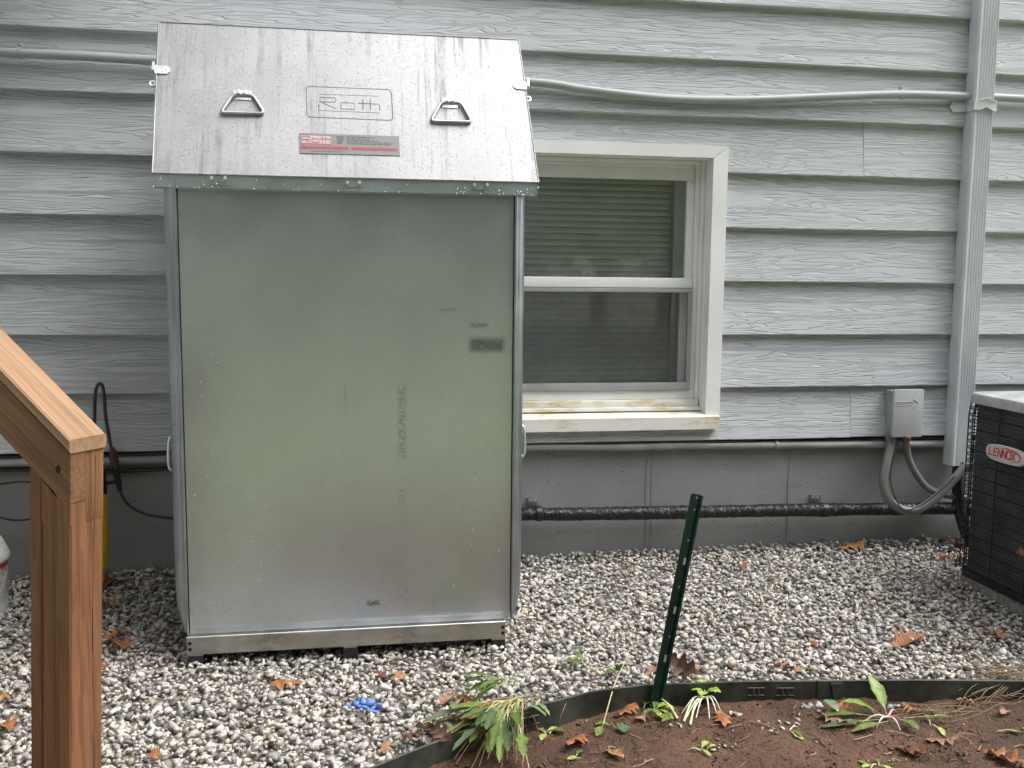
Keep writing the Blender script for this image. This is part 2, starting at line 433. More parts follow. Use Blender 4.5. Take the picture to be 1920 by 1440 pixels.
MT['wood_cap'] = mat_wood('cedar_cap_wood', SLOPE_DIR, (0.33, 0.208, 0.122), (0.245, 0.138, 0.072), 0.08)
MT['yellow'] = simple('yellow_plastic', (0.72, 0.44, 0.012), 0.35, 0, 0.1, 12, 0.05)
MT['canister'] = simple('white_painted_canister', (0.70, 0.70, 0.66), 0.35, 0, 0.08, 8, 0.03)
MT['bag'] = simple('clear_crinkled_plastic', (0.50, 0.52, 0.52), 0.16, 0, 0.25, 30, 1.0, 45)
MT['red'] = simple('red_print', (0.55, 0.03, 0.045), 0.4, 0, 0.05, 20, 0.0)
MT['label_grey'] = simple('label_silver_film', (0.20, 0.20, 0.205), 0.5, 0.2, 0.05, 20, 0.0)
MT['label_pink'] = simple('label_faded_red', (0.34, 0.055, 0.07), 0.45, 0.1, 0.08, 20, 0.0)
MT['label_blue'] = simple('label_fine_print', (0.10, 0.10, 0.125), 0.5, 0, 0.05, 20, 0.0)
MT['label_white'] = simple('label_pale_print', (0.42, 0.37, 0.37), 0.45, 0.1, 0.05, 20, 0.0)
MT['coil'] = mat_coil()
MT['ac_top'] = simple('condenser_top_enamel', (0.34, 0.35, 0.35), 0.5, 0, 0.25, 14, 0.1)
MT['badge'] = simple('badge_plastic', (0.60, 0.59, 0.55), 0.35, 0, 0.12, 18, 0.05)
MT['lead_end'] = simple('dark_recess', (0.01, 0.01, 0.01), 0.9, 0, 0.1, 10, 0.0)

# ------------------------------------------------------------------ mesh helpers
class MB:
    def __init__(s): s.v = []; s.f = []; s.mi = []; s.cur = 0
    def add(s, vs, fs, mi=None):
        o = len(s.v); s.v += [tuple(q) for q in vs]
        for f in fs: s.f.append(tuple(i + o for i in f)); s.mi.append(s.cur if mi is None else mi)
    def box(s, a, b, bev=0.0, fn=None, mi=None):
        bm = bmesh.new()
        bmesh.ops.create_cube(bm, size=1)
        a, b = Vector(a), Vector(b)
        for v in bm.verts: v.co = Vector(((a[i] + b[i]) / 2 + v.co[i] * (b[i] - a[i]) for i in range(3)))
        if bev: bmesh.ops.bevel(bm, geom=bm.edges[:], offset=bev, segments=2, profile=0.6, affect='EDGES')
        s.add([fn(v.co) if fn else v.co.copy() for v in bm.verts], [[v.index for v in f.verts] for f in bm.faces] if not bm.verts.index_update() else [], mi)
        bm.free()
    def prism(s, poly, fn, d0, d1, mi=None):
        """poly 2D, fn(u,v,d)->3D"""
        n = len(poly)
        vs = [fn(u, v, d0) for u, v in poly] + [fn(u, v, d1) for u, v in poly]
        fs = [tuple(range(n))[::-1], tuple(range(n, 2 * n))] + [(i, (i + 1) % n, n + (i + 1) % n, n + i) for i in range(n)]
        s.add(vs, fs, mi)
    def tube(s, pts, rad, seg=10, closed=False, mi=None, caps=True, flat=1.0):
        pts = [Vector(p) for p in pts]; n = len(pts)
        rads = rad if isinstance(rad, (list, tuple)) else [rad] * n
        rings = []; prev = None
        for i, p in enumerate(pts):
            if closed: t = (pts[(i + 1) % n] - pts[i - 1])
            else: t = pts[min(i + 1, n - 1)] - pts[max(i - 1, 0)]
            t.normalize()
            if prev is None:
                a = Vector((0, 0, 1)) if abs(t.z) < 0.9 else Vector((1, 0, 0))
                nrm = (a - t * a.dot(t)).normalized()
            else:
                nrm = (prev - t * prev.dot(t)).normalized()
            prev = nrm; bn = t.cross(nrm)
            rings.append([p + rads[i] * (nrm * math.cos(2 * math.pi * k / seg) + bn * math.sin(2 * math.pi * k / seg)) for k in range(seg)])
        o = [q for r_ in rings for q in r_]; fs = []
        m_ = n if closed else n - 1
        for i in range(m_):
            j = (i + 1) % n
            for k in range(seg):
                fs.append((i * seg + k, i * seg + (k + 1) % seg, j * seg + (k + 1) % seg, j * seg + k))
        if not closed and caps:
            fs.append(tuple(range(seg))[::-1]); fs.append(tuple((n - 1) * seg + k for k in range(seg)))
        s.add(o, fs, mi)
    def lathe(s, prof, c, seg=24, mi=None, axis='z', ang0=0, ang1=2 * math.pi):
        c = Vector(c); vs = []; fs = []; full = abs(ang1 - ang0 - 2 * math.pi) < 1e-6
        ns = seg if full else seg + 1
        for r_, z in prof:
            for k in range(ns):
                a = ang0 + (ang1 - ang0) * k / seg
                if axis == 'z': vs.append(c + Vector((r_ * math.cos(a), r_ * math.sin(a), z)))
                elif axis == 'y': vs.append(c + Vector((r_ * math.cos(a), z, r_ * math.sin(a))))
                else: vs.append(c + Vector((z, r_ * math.cos(a), r_ * math.sin(a))))
        for i in range(len(prof) - 1):
            for k in range(seg):
                k2 = (k + 1) % ns
                fs.append((i * ns + k, i * ns + k2, (i + 1) * ns + k2, (i + 1) * ns + k))
        s.add(vs, fs, mi)
    def strokes(s, lines, wid, fn, off0=0.0, step=0.00004, mi=None):
        """flat print: every segment a small quad on the surface; fn(u,v,n)"""
        k = 0
        for ln in lines:
            for (x0, y0), (x1, y1) in zip(ln[:-1], ln[1:]):
                L = math.hypot(x1 - x0, y1 - y0) or 1e-9
                dx, dy = (x1 - x0) / L * wid / 2, (y1 - y0) / L * wid / 2
                q = [(x0 - dx - dy, y0 - dy + dx), (x0 - dx + dy, y0 - dy - dx), (x1 + dx + dy, y1 + dy - dx), (x1 + dx - dy, y1 + dy + dx)]
                s.add([fn(a, b, off0 + k * step) for a, b in q], [(0, 1, 2, 3)], mi); k += 1

def tag(o, label=None, cat=None, group=None, kind=None):
    if label: o['label'] = label
    if cat: o['category'] = cat
    if group: o['group'] = group
    if kind: o['kind'] = kind
    return o
def empty(name, loc, label=None, cat=None, group=None, kind=None, parent=None):
    e = bpy.data.objects.new(name, None); COL.objects.link(e)
    e.empty_display_size = 0.1
    e.location = Vector(loc)
    if parent: e.parent = parent; e.location = Vector(loc) - world_loc(parent)
    return tag(e, label, cat, group, kind)
def world_loc(o):
    v = Vector((0, 0, 0))
    while o is not None: v += o.location; o = o.parent
    return v
def build(mb, name, mats, parent=None, smooth_ang=None, label=None, cat=None, group=None, kind=None, origin=None, recalc=True, colors=None):
    me = bpy.data.meshes.new(name)
    me.from_pydata(mb.v, [], mb.f)
    if not isinstance(mats, (list, tuple)): mats = [mats]
    for q in mats: me.materials.append(MT[q] if isinstance(q, str) else q)
    if len(mats) > 1: me.polygons.foreach_set('material_index', mb.mi)
    if recalc:
        bm = bmesh.new(); bm.from_mesh(me); bmesh.ops.recalc_face_normals(bm, faces=bm.faces); bm.to_mesh(me); bm.free()
    if smooth_ang:
        me.polygons.foreach_set('use_smooth', [True] * len(me.polygons))
        me.set_sharp_from_angle(angle=R(smooth_ang))
    if colors is not None:
        ca = me.color_attributes.new('Col', 'FLOAT_COLOR', 'POINT')
        ca.data.foreach_set('color', np.asarray(colors, dtype=np.float32).ravel())
    o = bpy.data.objects.new(name, me); COL.objects.link(o)
    if parent is not None:
        o.parent = parent; o.location = -world_loc(parent)
    elif origin is not None:
        me.transform(Matrix.Translation(-Vector(origin))); o.location = Vector(origin)
    return tag(o, label, cat, group, kind)
def bez(pts, n=8, closed=False):
    """Catmull-Rom through the points"""
    P = [Vector(p) for p in pts]; out = []
    for i in range(len(P) - 1):
        p0, p1, p2, p3 = P[max(i - 1, 0)], P[i], P[i + 1], P[min(i + 2, len(P) - 1)]
        for k in range(n):
            t = k / n
            out.append(0.5 * ((2 * p1) + (p2 - p0) * t + (2 * p0 - 5 * p1 + 4 * p2 - p3) * t * t + (3 * p1 - p0 - 3 * p2 + p3) * t ** 3))
    out.append(P[-1]); return out

# ------------------------------------------------------------------ ground heights
_e = [on_z(x, y, -0.503) for x, y in ((690, 1440), (840, 1385), (940, 1347), (1000, 1330), (1110, 1303), (1230, 1286), (1400, 1280), (1700, 1278), (1920, 1277))]
EDGE = [(-0.45, -1.62), (-0.18, -1.47)] + [(q.x, q.y) for q in _e] + [(2.3, _e[-1].y - 0.09), (3.4, _e[-1].y - 0.26)]
def edge_y(x):
    if x <= EDGE[0][0]: return EDGE[0][1]
    for (x0, y0), (x1, y1) in zip(EDGE[:-1], EDGE[1:]):
        if x0 <= x <= x1: return y0 + (y1 - y0) * (x - x0) / (x1 - x0)
    return EDGE[-1][1]
def gravel_z(x, y):
    z = -0.451 + 0.052 * y + 0.008 * mnoise.noise(Vector((x * 2.1, y * 2.1, 0.3)))
    z -= 0.010 * max(0, -0.5 - x) * 1.5
    z += 0.012 * math.exp(-((y + 0.0) / 0.10) ** 2)
    return z
def dirt_z(x, y):
    return -0.557 + 0.020 * (y + 1.1) + 0.013 * mnoise.fractal(Vector((x * 3.1, y * 3.1, 4.0)), 1.0, 2.0, 4) + 0.004 * mnoise.noise(Vector((x * 22, y * 22, 1)))
def ground_z(x, y):
    return gravel_z(x, y) if y > edge_y(x) else dirt_z(x, y)
def on_ground(px, py):
    z = -0.50
    for _ in range(6):
        p = on_z(px, py, z); z = ground_z(p.x, p.y)
    return Vector((p.x, p.y, z))

# ================================================================== THE SETTING
g = MB(); g.add([(-120, -150, -0.70), (120, -150, -0.70), (120, 60, -0.70), (-120, 60, -0.70)], [(0, 1, 2, 3)])
build(g, 'ground', 'lawn', kind='structure', recalc=False, label='mown lawn running out behind the viewer')

# bare soil in front of the edging
nx, ny = 260, 120
vs = []; fs = []
for i in range(nx + 1):
    x = -0.5 + 4.0 * i / nx
    ye = edge_y(x) + 0.03
    for j in range(ny + 1):
        t = (j / ny) ** 1.15
        y = ye + (-3.0 - ye) * t
        z = dirt_z(x, y) + 0.005 * mnoise.fractal(Vector((x * 38, y * 38, 7)), 0.8, 2.0, 4) + 0.006 * mnoise.noise(Vector((x * 12, y * 12, 2)))
        if j == ny or i == 0 or i == nx: z = -0.72
        vs.append((x, y, z))
for i in range(nx):
    for j in range(ny):
        a = i * (ny + 1) + j; fs.append((a, a + ny + 1, a + ny + 2, a + 1))
g = MB(); g.add(vs, fs)
build(g, 'dirt_ground', 'dirt', kind='structure', smooth_ang=60, label='bare brown soil below the edging')

# fines under the gravel
vs = []; fs = []; nx, ny = 120, 30
for i in range(nx + 1):
    x = -2.6 + 6.2 * i / nx
    ye = edge_y(x) + 0.004
    for j in range(ny + 1):
        y = 0.06 + (ye - 0.06) * j / ny
        vs.append((x, y, gravel_z(x, y) - 0.013))
for i in range(nx):
    for j in range(ny):
        a = i * (ny + 1) + j; fs.append((a, a + ny + 1, a + ny + 2, a + 1))
g = MB(); g.add(vs, fs)
build(g, 'gravel_bed_ground', 'bed', kind='structure', label='dark fines under the gravel')

# ------------------------------------------------------------------ gravel (real stones, one mass)
def stone_templates(n):
    out = []
    for k in range(n):
        bm = bmesh.new()
        r2 = random.Random(100 + k)
        for _ in range(11):
            v = Vector((r2.gauss(0, 1), r2.gauss(0, 1), r2.gauss(0, 1))).normalized() * r2.uniform(0.78, 1.12)
            bm.verts.new(v)
        h = bmesh.ops.convex_hull(bm, input=bm.verts[:])
        lone = [v for v in bm.verts if not v.link_faces]
        bmesh.ops.delete(bm, geom=lone, context='VERTS')
        bmesh.ops.triangulate(bm, faces=bm.faces[:])
        bmesh.ops.recalc_face_normals(bm, faces=bm.faces[:])
        bm.verts.index_update()
        out.append((np.array([v.co[:] for v in bm.verts]), np.array([[v.index for v in f.verts] for f in bm.faces])))
        bm.free()
    return out
TEMPL = stone_templates(16)
PAL = np.array([(0.60, 0.565, 0.51), (0.52, 0.488, 0.44), (0.43, 0.405, 0.367), (0.33, 0.312, 0.287), (0.21, 0.20, 0.187), (0.44, 0.36, 0.265), (0.10, 0.096, 0.093)])
PW = np.array([0.20, 0.25, 0.24, 0.15, 0.08, 0.06, 0.02])
def stones(name, P, S, C, tilt=0.6, **kw):
    n = len(P); tid = rng.integers(0, len(TEMPL), n)
    yawv = rng.uniform(0, 2 * np.pi, n); tl = rng.normal(0, tilt, n); ta = rng.uniform(0, 2 * np.pi, n)
    asp = np.stack([np.ones(n), rng.uniform(0.5, 0.95, n), rng.uniform(0.34, 0.66, n)], 1)
    V = []; F = []; CC = []; off = 0
    for t, (tv, tf) in enumerate(TEMPL):
        idx = np.nonzero(tid == t)[0]
        if not len(idx): continue
        q = tv[None] * (asp[idx] * S[idx, None])[:, None, :]
        c, s = np.cos(yawv[idx])[:, None], np.sin(yawv[idx])[:, None]
        x, y, z = q[..., 0] * c - q[..., 1] * s, q[..., 0] * s + q[..., 1] * c, q[..., 2]
        # tilt about a random horizontal axis
        ax, ay = np.cos(ta[idx])[:, None], np.sin(ta[idx])[:, None]
        ct, st = np.cos(tl[idx])[:, None], np.sin(tl[idx])[:, None]
        dot = x * ax + y * ay
        cxp, cyp, czp = ay * z, -ax * z, ax * y - ay * x
        x2 = x * ct + cxp * st + ax * dot * (1 - ct); y2 = y * ct + cyp * st + ay * dot * (1 - ct); z2 = z * ct + czp * st
        v = np.stack([x2, y2, z2], -1) + P[idx][:, None, :]
        nv = len(tv)
        V.append(v.reshape(-1, 3)); CC.append(np.repeat(C[idx], nv, 0))
        F.append((tf[None] + (off + np.arange(len(idx)) * nv)[:, None, None]).reshape(-1, 3)); off += len(idx) * nv
    V = np.concatenate(V).astype(np.float32); F = np.concatenate(F).astype(np.int32); CC = np.concatenate(CC)
    me = bpy.data.meshes.new(name)
    me.vertices.add(len(V)); me.vertices.foreach_set('co', V.ravel())
    me.loops.add(F.size); me.loops.foreach_set('vertex_index', F.ravel())
    me.polygons.add(len(F)); me.polygons.foreach_set('loop_start', np.arange(0, F.size, 3, dtype=np.int32))
    me.update(calc_edges=True)
    ca = me.color_attributes.new('Col', 'FLOAT_COLOR', 'POINT')
    ca.data.foreach_set('color', np.concatenate([CC, np.ones((len(CC), 1))], 1).astype(np.float32).ravel())
    me.materials.append(MT['stone'])
    o = bpy.data.objects.new(name, me); COL.objects.link(o)
    return tag(o, **kw)

BLUE = on_ground(690, 1322)
def lay_gravel():
    P = []; S = []; C = []
    sp = 0.0172
    xs = np.arange(-1.75, 3.0, sp)
    for x0 in xs:
        for y0 in np.arange(-1.75, 0.03, sp):
            for layer in (0, 1):
                if layer == 1 and random.random() > 0.6: continue
                x = x0 + random.uniform(-0.5, 0.5) * sp * 1.3; y = y0 + random.uniform(-0.5, 0.5) * sp * 1.3
                if y < edge_y(x) + 0.012 or y > 0.012: continue
                if -0.40 < x < 0.40 and -0.66 < y < -0.12: continue      # wholly hidden under the tank
                if y < -1.5 and x < -0.9: continue
                s = min(0.0185, max(0.0062, random.lognormvariate(math.log(0.0105), 0.30)))
                if random.random() < 0.02: s = random.uniform(0.017, 0.022)
                z = gravel_z(x, y) + (random.uniform(-0.008, 0.002) if layer == 0 else random.uniform(0.001, 0.009))
                if y > -0.02: z += random.uniform(0, 0.012)
                c = PAL[rng.choice(len(PAL), p=PW)] * random.uniform(0.82, 1.12)
                d = math.hypot(x - BLUE.x, (y - BLUE.y) * 1.1)
                if d < 0.048 + random.uniform(-0.012, 0.006): c = np.array((0.15, 0.29, 0.72)) * random.uniform(0.85, 1.1); z = min(z, gravel_z(x, y) + 0.003)
                P.append((x, y, z)); S.append(s); C.append(c)
    stones('gravel', np.array(P), np.array(S), np.array(C), 0.65, label='grey and white crushed stone gravel spread along the house', cat='gravel', kind='stuff')
lay_gravel()

# ------------------------------------------------------------------ woodland behind the viewer (seen in the panes and the metal)
def woodland():
    n = 52000
    vs = np.zeros((n, 4, 3)); cc = np.zeros((n, 4, 4)); cc[..., 3] = 1
    trees = [(-34 + 68 * i / 43 + random.uniform(-0.7, 0.7), (-14.5 if i % 2 else -18.5) + random.uniform(-1, 1), random.uniform(9.0, 13.5)) for i in range(44)]
    for i in range(n):
        tx, ty, th = trees[i % len(trees)]
        while True:
            q = Vector((random.uniform(-1, 1), random.uniform(-1, 1), random.uniform(-1, 1)))
            if q.length < 1: break
        p = Vector((tx + q.x * th * 0.34, ty + q.y * th * 0.34, -0.6 + th * 0.55 + q.z * th * 0.45))
        a = Vector((random.gauss(0, 1), random.gauss(0, 1), random.gauss(0, 1))).normalized()
        b_ = a.orthogonal().normalized(); s = random.uniform(0.28, 0.6)
        vs[i] = [p + a * s, p + b_ * s * 0.6, p - a * s, p - b_ * s * 0.6]
        k = random.uniform(0.6, 1.3); cc[i, :, :3] = (0.033 * k, 0.043 * k, 0.040 * k)
    g = MB(); g.v = [tuple(q) for q in vs.reshape(-1, 3)]; g.f = [(4 * i, 4 * i + 1, 4 * i + 2, 4 * i + 3) for i in range(n)]; g.mi = [0] * n
    cl = list(cc.reshape(-1, 4))
    for tx, ty, th in trees:
        o = len(g.v); g.tube([(tx, ty, -0.7), (tx + 0.1, ty, th * 0.3), (tx, ty + 0.1, th * 0.75)], [0.2, 0.15, 0.05], 7)
        cl += [(0.08, 0.065, 0.05, 1)] * (len(g.v) - o)
    build(g, 'woodland', 'leaf_green', kind='stuff', label='row of leafy trees beyond the lawn behind the viewer', cat='woodland', recalc=False, colors=cl)
woodland()

# ================================================================== HOUSE
house = empty('house', (0.7, 0.1, -0.6), 'grey lap-sided house wall on a painted concrete foundation', 'house')
CH = 0.2
YB, YT = -0.023, 0.004
def board_y(k, z): return YB + (YT - YB) * (z - k * CH) / (CH + 0.006)
WX0, WX1, WZ0, WZ1 = 0.40, 1.36, 0.065, 1.075
def board(k, x0, x1, proud=0.0, cut=False):
    z0 = k * CH; z1 = z0 + CH + 0.006
    g = MB(); rr = random.Random(k * 31 + int(x0 * 10))
    ph = rr.uniform(0, 6)
    def wob(x): return 0.0011 * math.sin(x * 2.3 + ph) + 0.0007 * math.sin(x * 6.1 + ph * 2)
    def strip(xa, xb, za, zb):
        n = max(2, int((xb - xa) / 0.2)); vs = []; fs = []
        for i in range(n + 1):
            x = xa + (xb - xa) * i / n; wv = wob(x); y_lo = board_y(k, za) - proud + wv * (1 if za == z0 else 0.3); y_hi = board_y(k, zb) - proud
            zz = za + (wv * 0.8 if za == z0 else 0)
            nose = 0.0025 if za == z0 else 0.0
            vs += [(x, 0.012, zz), (x, y_lo + nose, zz), (x, y_lo, zz + nose + 0.0005), (x, y_hi, zb), (x, 0.012, zb)]
        for i in range(n):
            a, b_ = i * 5, i * 5 + 5
            for q in range(4): fs.append((a + q, b_ + q, b_ + q + 1, a + q + 1))
        fs += [(0, 1, 2, 3, 4), tuple(n * 5 + q for q in (4, 3, 2, 1, 0))]
        g.add(vs, fs)
    if cut and x0 < WX0 and x1 > WX1 and z0 < WZ1 and z1 > WZ0:
        strip(x0, WX0, z0, z1); strip(WX1, x1, z0, z1)
        if WZ0 > z0 + 0.01: strip(WX0, WX1, z0, WZ0)
        if WZ1 < z1 - 0.01: strip(WX0, WX1, WZ1, z1)
    elif cut and x0 < WX1 and x1 > WX1 and z0 < WZ1 and z1 > WZ0: strip(WX1, x1, z0, z1)
    else: strip(x0, x1, z0, z1)
    build(g, 'siding_board', 'siding', house, recalc=True)
XL, XR = -3.2, 4.4
for k in range(0, 14):
    if k in (0, 5): js = [1.928]
    elif k in (2, 8): js = [-1.7]
    elif k in (3, 7): js = [3.1]
    else: js = [0.05]
    if 1 <= k <= 4 and js[0] == 0.05:
        board(k, XL, WX0); board(k, WX1, XR)
    elif 1 <= k <= 4:
        if js[0] < 0: board(k, XL, js[0]); board(k, js[0], WX0, 0.0012); board(k, WX1, XR)
        else: board(k, XL, WX0); board(k, WX1, js[0]); board(k, js[0] , XR, 0.0012)
    else:
        board(k, XL, js[0] + 0.0, 0.0, True); board(k, js[0] + 0.0015, XR, 0.0013, k in (5,) and js[0] < WX1)
# wall sheathing behind the boards, foundation
g = MB()
for a, b_ in (((XL, 0.014, 0.0), (WX0, 0.05, 2.6)), ((WX1, 0.014, 0.0), (XR, 0.05, 2.6)), ((WX0, 0.014, 0.0), (WX1, 0.05, WZ0)), ((WX0, 0.014, WZ1), (WX1, 0.05, 2.6))): g.box(a, b_)
build(g, 'sheathing', 'lead_end', house)
g = MB(); g.box((XL, 0.022, -0.75), (XR, 0.25, -0.012))
for xs, wd in ((1.118, 0.0), (1.70, 0.0), (-1.35, 0.0)):
    # cast seam: thin raised fin
    pts = [(xs + 0.0025 * math.sin(z * 17 + xs), 0.021, z) for z in np.linspace(-0.6, -0.014, 14)]
    g.tube(pts, [0.0021 * (0.7 + 0.5 * abs(math.sin(p[2] * 23))) for p in pts], 6)
    if xs == 1.118:
        pts = [(p[0] + 0.022, p[1], p[2]) for p in pts]; g.tube(pts, [0.002 * (0.5 + 0.6 * abs(math.sin(p[2] * 31))) for p in pts], 6)
build(g, 'foundation', 'concrete', house, smooth_ang=40)
g = MB(); g.box((XL, 0.0, -0.011), (XR, 0.013, -0.002))  # near-black strip painting the shade in the gap under the siding
build(g, 'gap_shade_strip', 'lead_end', house)

# unseen wing wall, added to cut sky light and darken the left siding
def shade_wing_board(k):
    g = MB(); z0 = k * CH; z1 = z0 + CH + 0.006; x = -1.52
    g.prism([(x + 0.027, z0), (x - 0.004, z1), (x - 0.012, z1), (x - 0.012, z0)], lambda u, v, d: (u, d, v), -3.3, -0.035)
    build(g, 'siding_board', 'siding', house)
for k in range(24): shade_wing_board(k)
g = MB(); g.box((-1.72, -3.3, -0.75), (-1.533, 0.0, 4.8)); build(g, 'foundation', 'concrete', house)  # tall unseen core of the added light-blocking wing
# unseen roof slab, added to block light from above the left wall
g = MB(); g.box((-1.95, -2.3, 2.12), (-0.66, 0.012, 2.24)); g.box((-1.93, -2.28, 2.10), (-0.68, 0.012, 2.1195)); build(g, 'shade_roof', 'conduit', house)

# ------------------------------------------------------------------ window
win = empty('window', (0.88, 0.0, 0.05), parent=house)
CX0, CX1, CZ1 = 0.375, 1.381, 1.095      # outer casing
IX0, IX1, IZ1 = 0.431, 1.325, 1.05       # inner casing
def part(name, mat, *boxes, bev=0.002, parent=win, **kw):
    g = MB()
    for a, b_ in boxes: g.box(a, b_, bev)
    return build(g, name, mat, parent, smooth_ang=35, **kw)
# mitred casing: right, left, head
def casing(poly):
    g = MB(); g.prism(poly, lambda u, v, d: (u, d, v), -0.034, 0.0115)
    return build(g, 'casing', 'white', win)
mg = 0.0008
casing([(IX1, 0.102), (CX1, 0.102), (CX1, CZ1 - mg), (IX1, IZ1 - mg)])
casing([(CX0, 0.102), (IX0, 0.102), (IX0, IZ1 - mg), (CX0, CZ1 - mg)])
casing([(CX0, CZ1 + mg), (IX0, IZ1 + mg), (IX1, IZ1 + mg), (CX1, CZ1 + mg)])
# jambs (with steps), head
part('jamb', 'white', ((IX1 - 0.001, 0.0118, 0.10), (IX1 + 0.012, 0.055, IZ1)), ((IX1 - 0.016, 0.040, 0.10), (IX1 - 0.002, 0.075, IZ1 - 0.001)), ((IX1 - 0.034, 0.052, 0.10), (IX1 - 0.017, 0.11, IZ1 - 0.002)))
part('jamb', 'white', ((IX0 - 0.012, 0.0118, 0.10), (IX0 + 0.001, 0.055, IZ1)), ((IX0 + 0.002, 0.040, 0.10), (IX0 + 0.016, 0.11, IZ1 - 0.001)))
part('head_jamb', 'white', ((IX0, 0.0118, IZ1 - 0.001), (IX1, 0.06, IZ1 + 0.012)), ((IX0, 0.045, IZ1 - 0.018), (IX1 - 0.018, 0.1, IZ1 - 0.003)), ((IX0, 0.058, IZ1 - 0.030), (IX1 - 0.036, 0.11, IZ1 - 0.0185)))
SX1 = 1.288; SX0 = 0.47
# upper sash
part('sash_rail', 'white', ((SX0, 0.062, 0.977), (SX1, 0.10, IZ1 - 0.0305)))
part('sash_stile', 'white', ((1.262, 0.0625, 0.6125), (SX1 + 0.002, 0.10, 0.9765)))
part('sash_stile', 'white', ((SX0 - 0.002, 0.0625, 0.6125), (0.497, 0.10, 0.9765)))
part('meeting_rail', 'white', ((SX0, 0.050, 0.574), (SX1 + 0.001, 0.10, 0.612)), bev=0.004)
g = MB(); g.box((0.496, 0.078, 0.610), (1.263, 0.082, 0.979)); build(g, 'pane', 'glass', win)
g = MB(); g.box((1.221, 0.0845, 0.6125), (1.2615, 0.099, 0.9765), 0.001); build(g, 'inner_stop', 'white', win)
# lower sash
part('sash_stile', 'white', ((1.262, 0.105, 0.19), (SX1, 0.135, 0.62)))
part('sash_stile', 'white', ((SX0, 0.105, 0.19), (0.497, 0.135, 0.62)))
part('sash_rail', 'white', ((SX0, 0.104, 0.15), (SX1, 0.136, 0.195)))
g = MB(); g.box((0.49, 0.119, 0.19), (1.265, 0.123, 0.62)); build(g, 'pane', 'glass', win)
# sash lock
g = MB(); g.box((0.862, 0.102, 0.612), (0.925, 0.125, 0.618), 0.001); g.box((0.868, 0.102, 0.619), (0.882, 0.122, 0.634), 0.002); g.box((0.905, 0.102, 0.619), (0.92, 0.122, 0.634), 0.002); g.tube([(0.882, 0.11, 0.632), (0.905, 0.11, 0.632)], 0.004, 8)
build(g, 'sash_lock', 'white', win, 35)
# half insect screen in the lower half
part('screen_frame', 'greyframe', ((SX0, 0.040, 0.557), (SX1, 0.049, 0.572)), ((SX0, 0.040, 0.186), (SX1, 0.049, 0.215)), ((1.270, 0.0402, 0.2153), (SX1, 0.0488, 0.5567)), ((SX0, 0.0402, 0.2153), (0.488, 0.0488, 0.5567)), bev=0.0015)
g = MB(); g.box((0.486, 0.0435, 0.213), (1.272, 0.0443, 0.559)); build(g, 'insect_screen', 'screen', win)
# stepped sub-sill and stained sill nose
part('sub_sill', 'white', ((IX0, 0.050, 0.150), (IX1 - 0.018, 0.10, 0.184)))
part('sub_sill', 'sill', ((IX0, 0.030, 0.124), (IX1 - 0.006, 0.10, 0.149)), ((IX0, 0.012, 0.110), (IX1 - 0.002, 0.10, 0.1235)))
g = MB(); g.prism([(-0.052, 0.047), (-0.052, 0.094), (-0.048, 0.099), (0.06, 0.109), (0.06, 0.047)], lambda u, v, d: (d, u, v), CX0 - 0.008, CX1 - 0.006)
build(g, 'window_sill', 'sill', win)
# dim room behind
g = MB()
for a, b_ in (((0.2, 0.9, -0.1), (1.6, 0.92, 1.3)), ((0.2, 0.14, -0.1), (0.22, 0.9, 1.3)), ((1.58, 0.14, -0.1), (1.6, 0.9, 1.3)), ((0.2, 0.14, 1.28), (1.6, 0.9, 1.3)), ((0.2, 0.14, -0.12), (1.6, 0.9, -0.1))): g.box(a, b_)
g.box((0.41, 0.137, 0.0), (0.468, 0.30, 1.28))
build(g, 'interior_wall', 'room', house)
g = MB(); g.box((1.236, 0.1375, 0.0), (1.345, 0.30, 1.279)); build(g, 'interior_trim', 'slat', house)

blind = empty('window_blind', (0.85, 0.17, 0.12), 'white horizontal slat blind hanging inside the window', 'blind')
SLAT = None
zc = 1.0
while zc > 0.15:
    if SLAT is None:
        g = MB(); n = 5
        vs = []; fs = []
        for i in range(n + 1):
            t = i / n - 0.5; a = R(62)
            yy = t * 0.026 * math.cos(a) - 0.003 * (1 - 4 * t * t) * math.sin(a); zz = t * 0.026 * math.sin(a)
            for xx in (-0.385, 0.385): vs.append((xx, yy, zz))
        for i in range(n): fs.append((2 * i, 2 * i + 1, 2 * i + 3, 2 * i + 2))
        g.add(vs, fs); SLAT = build(g, 'slat', 'slat', blind, 60)
        o = SLAT
    else:
        o = SLAT.copy(); COL.objects.link(o); o.parent = blind
    o.location = Vector((0.845, 0.150, zc)) - blind.location
    o.rotation_euler = (random.uniform(-0.05, 0.05), random.uniform(-0.002, 0.002), 0)
    zc -= 0.0235
g = MB(); g.box((0.46, 0.155, 1.012), (1.23, 0.195, 1.045), 0.002); build(g, 'headrail', 'slat', blind)
g = MB()
for xx in (0.56, 0.85, 1.14): g.tube([(xx, 0.166, 0.14), (xx, 0.166, 1.03)], 0.0012, 5)
build(g, 'ladder_cord', 'slat', blind)

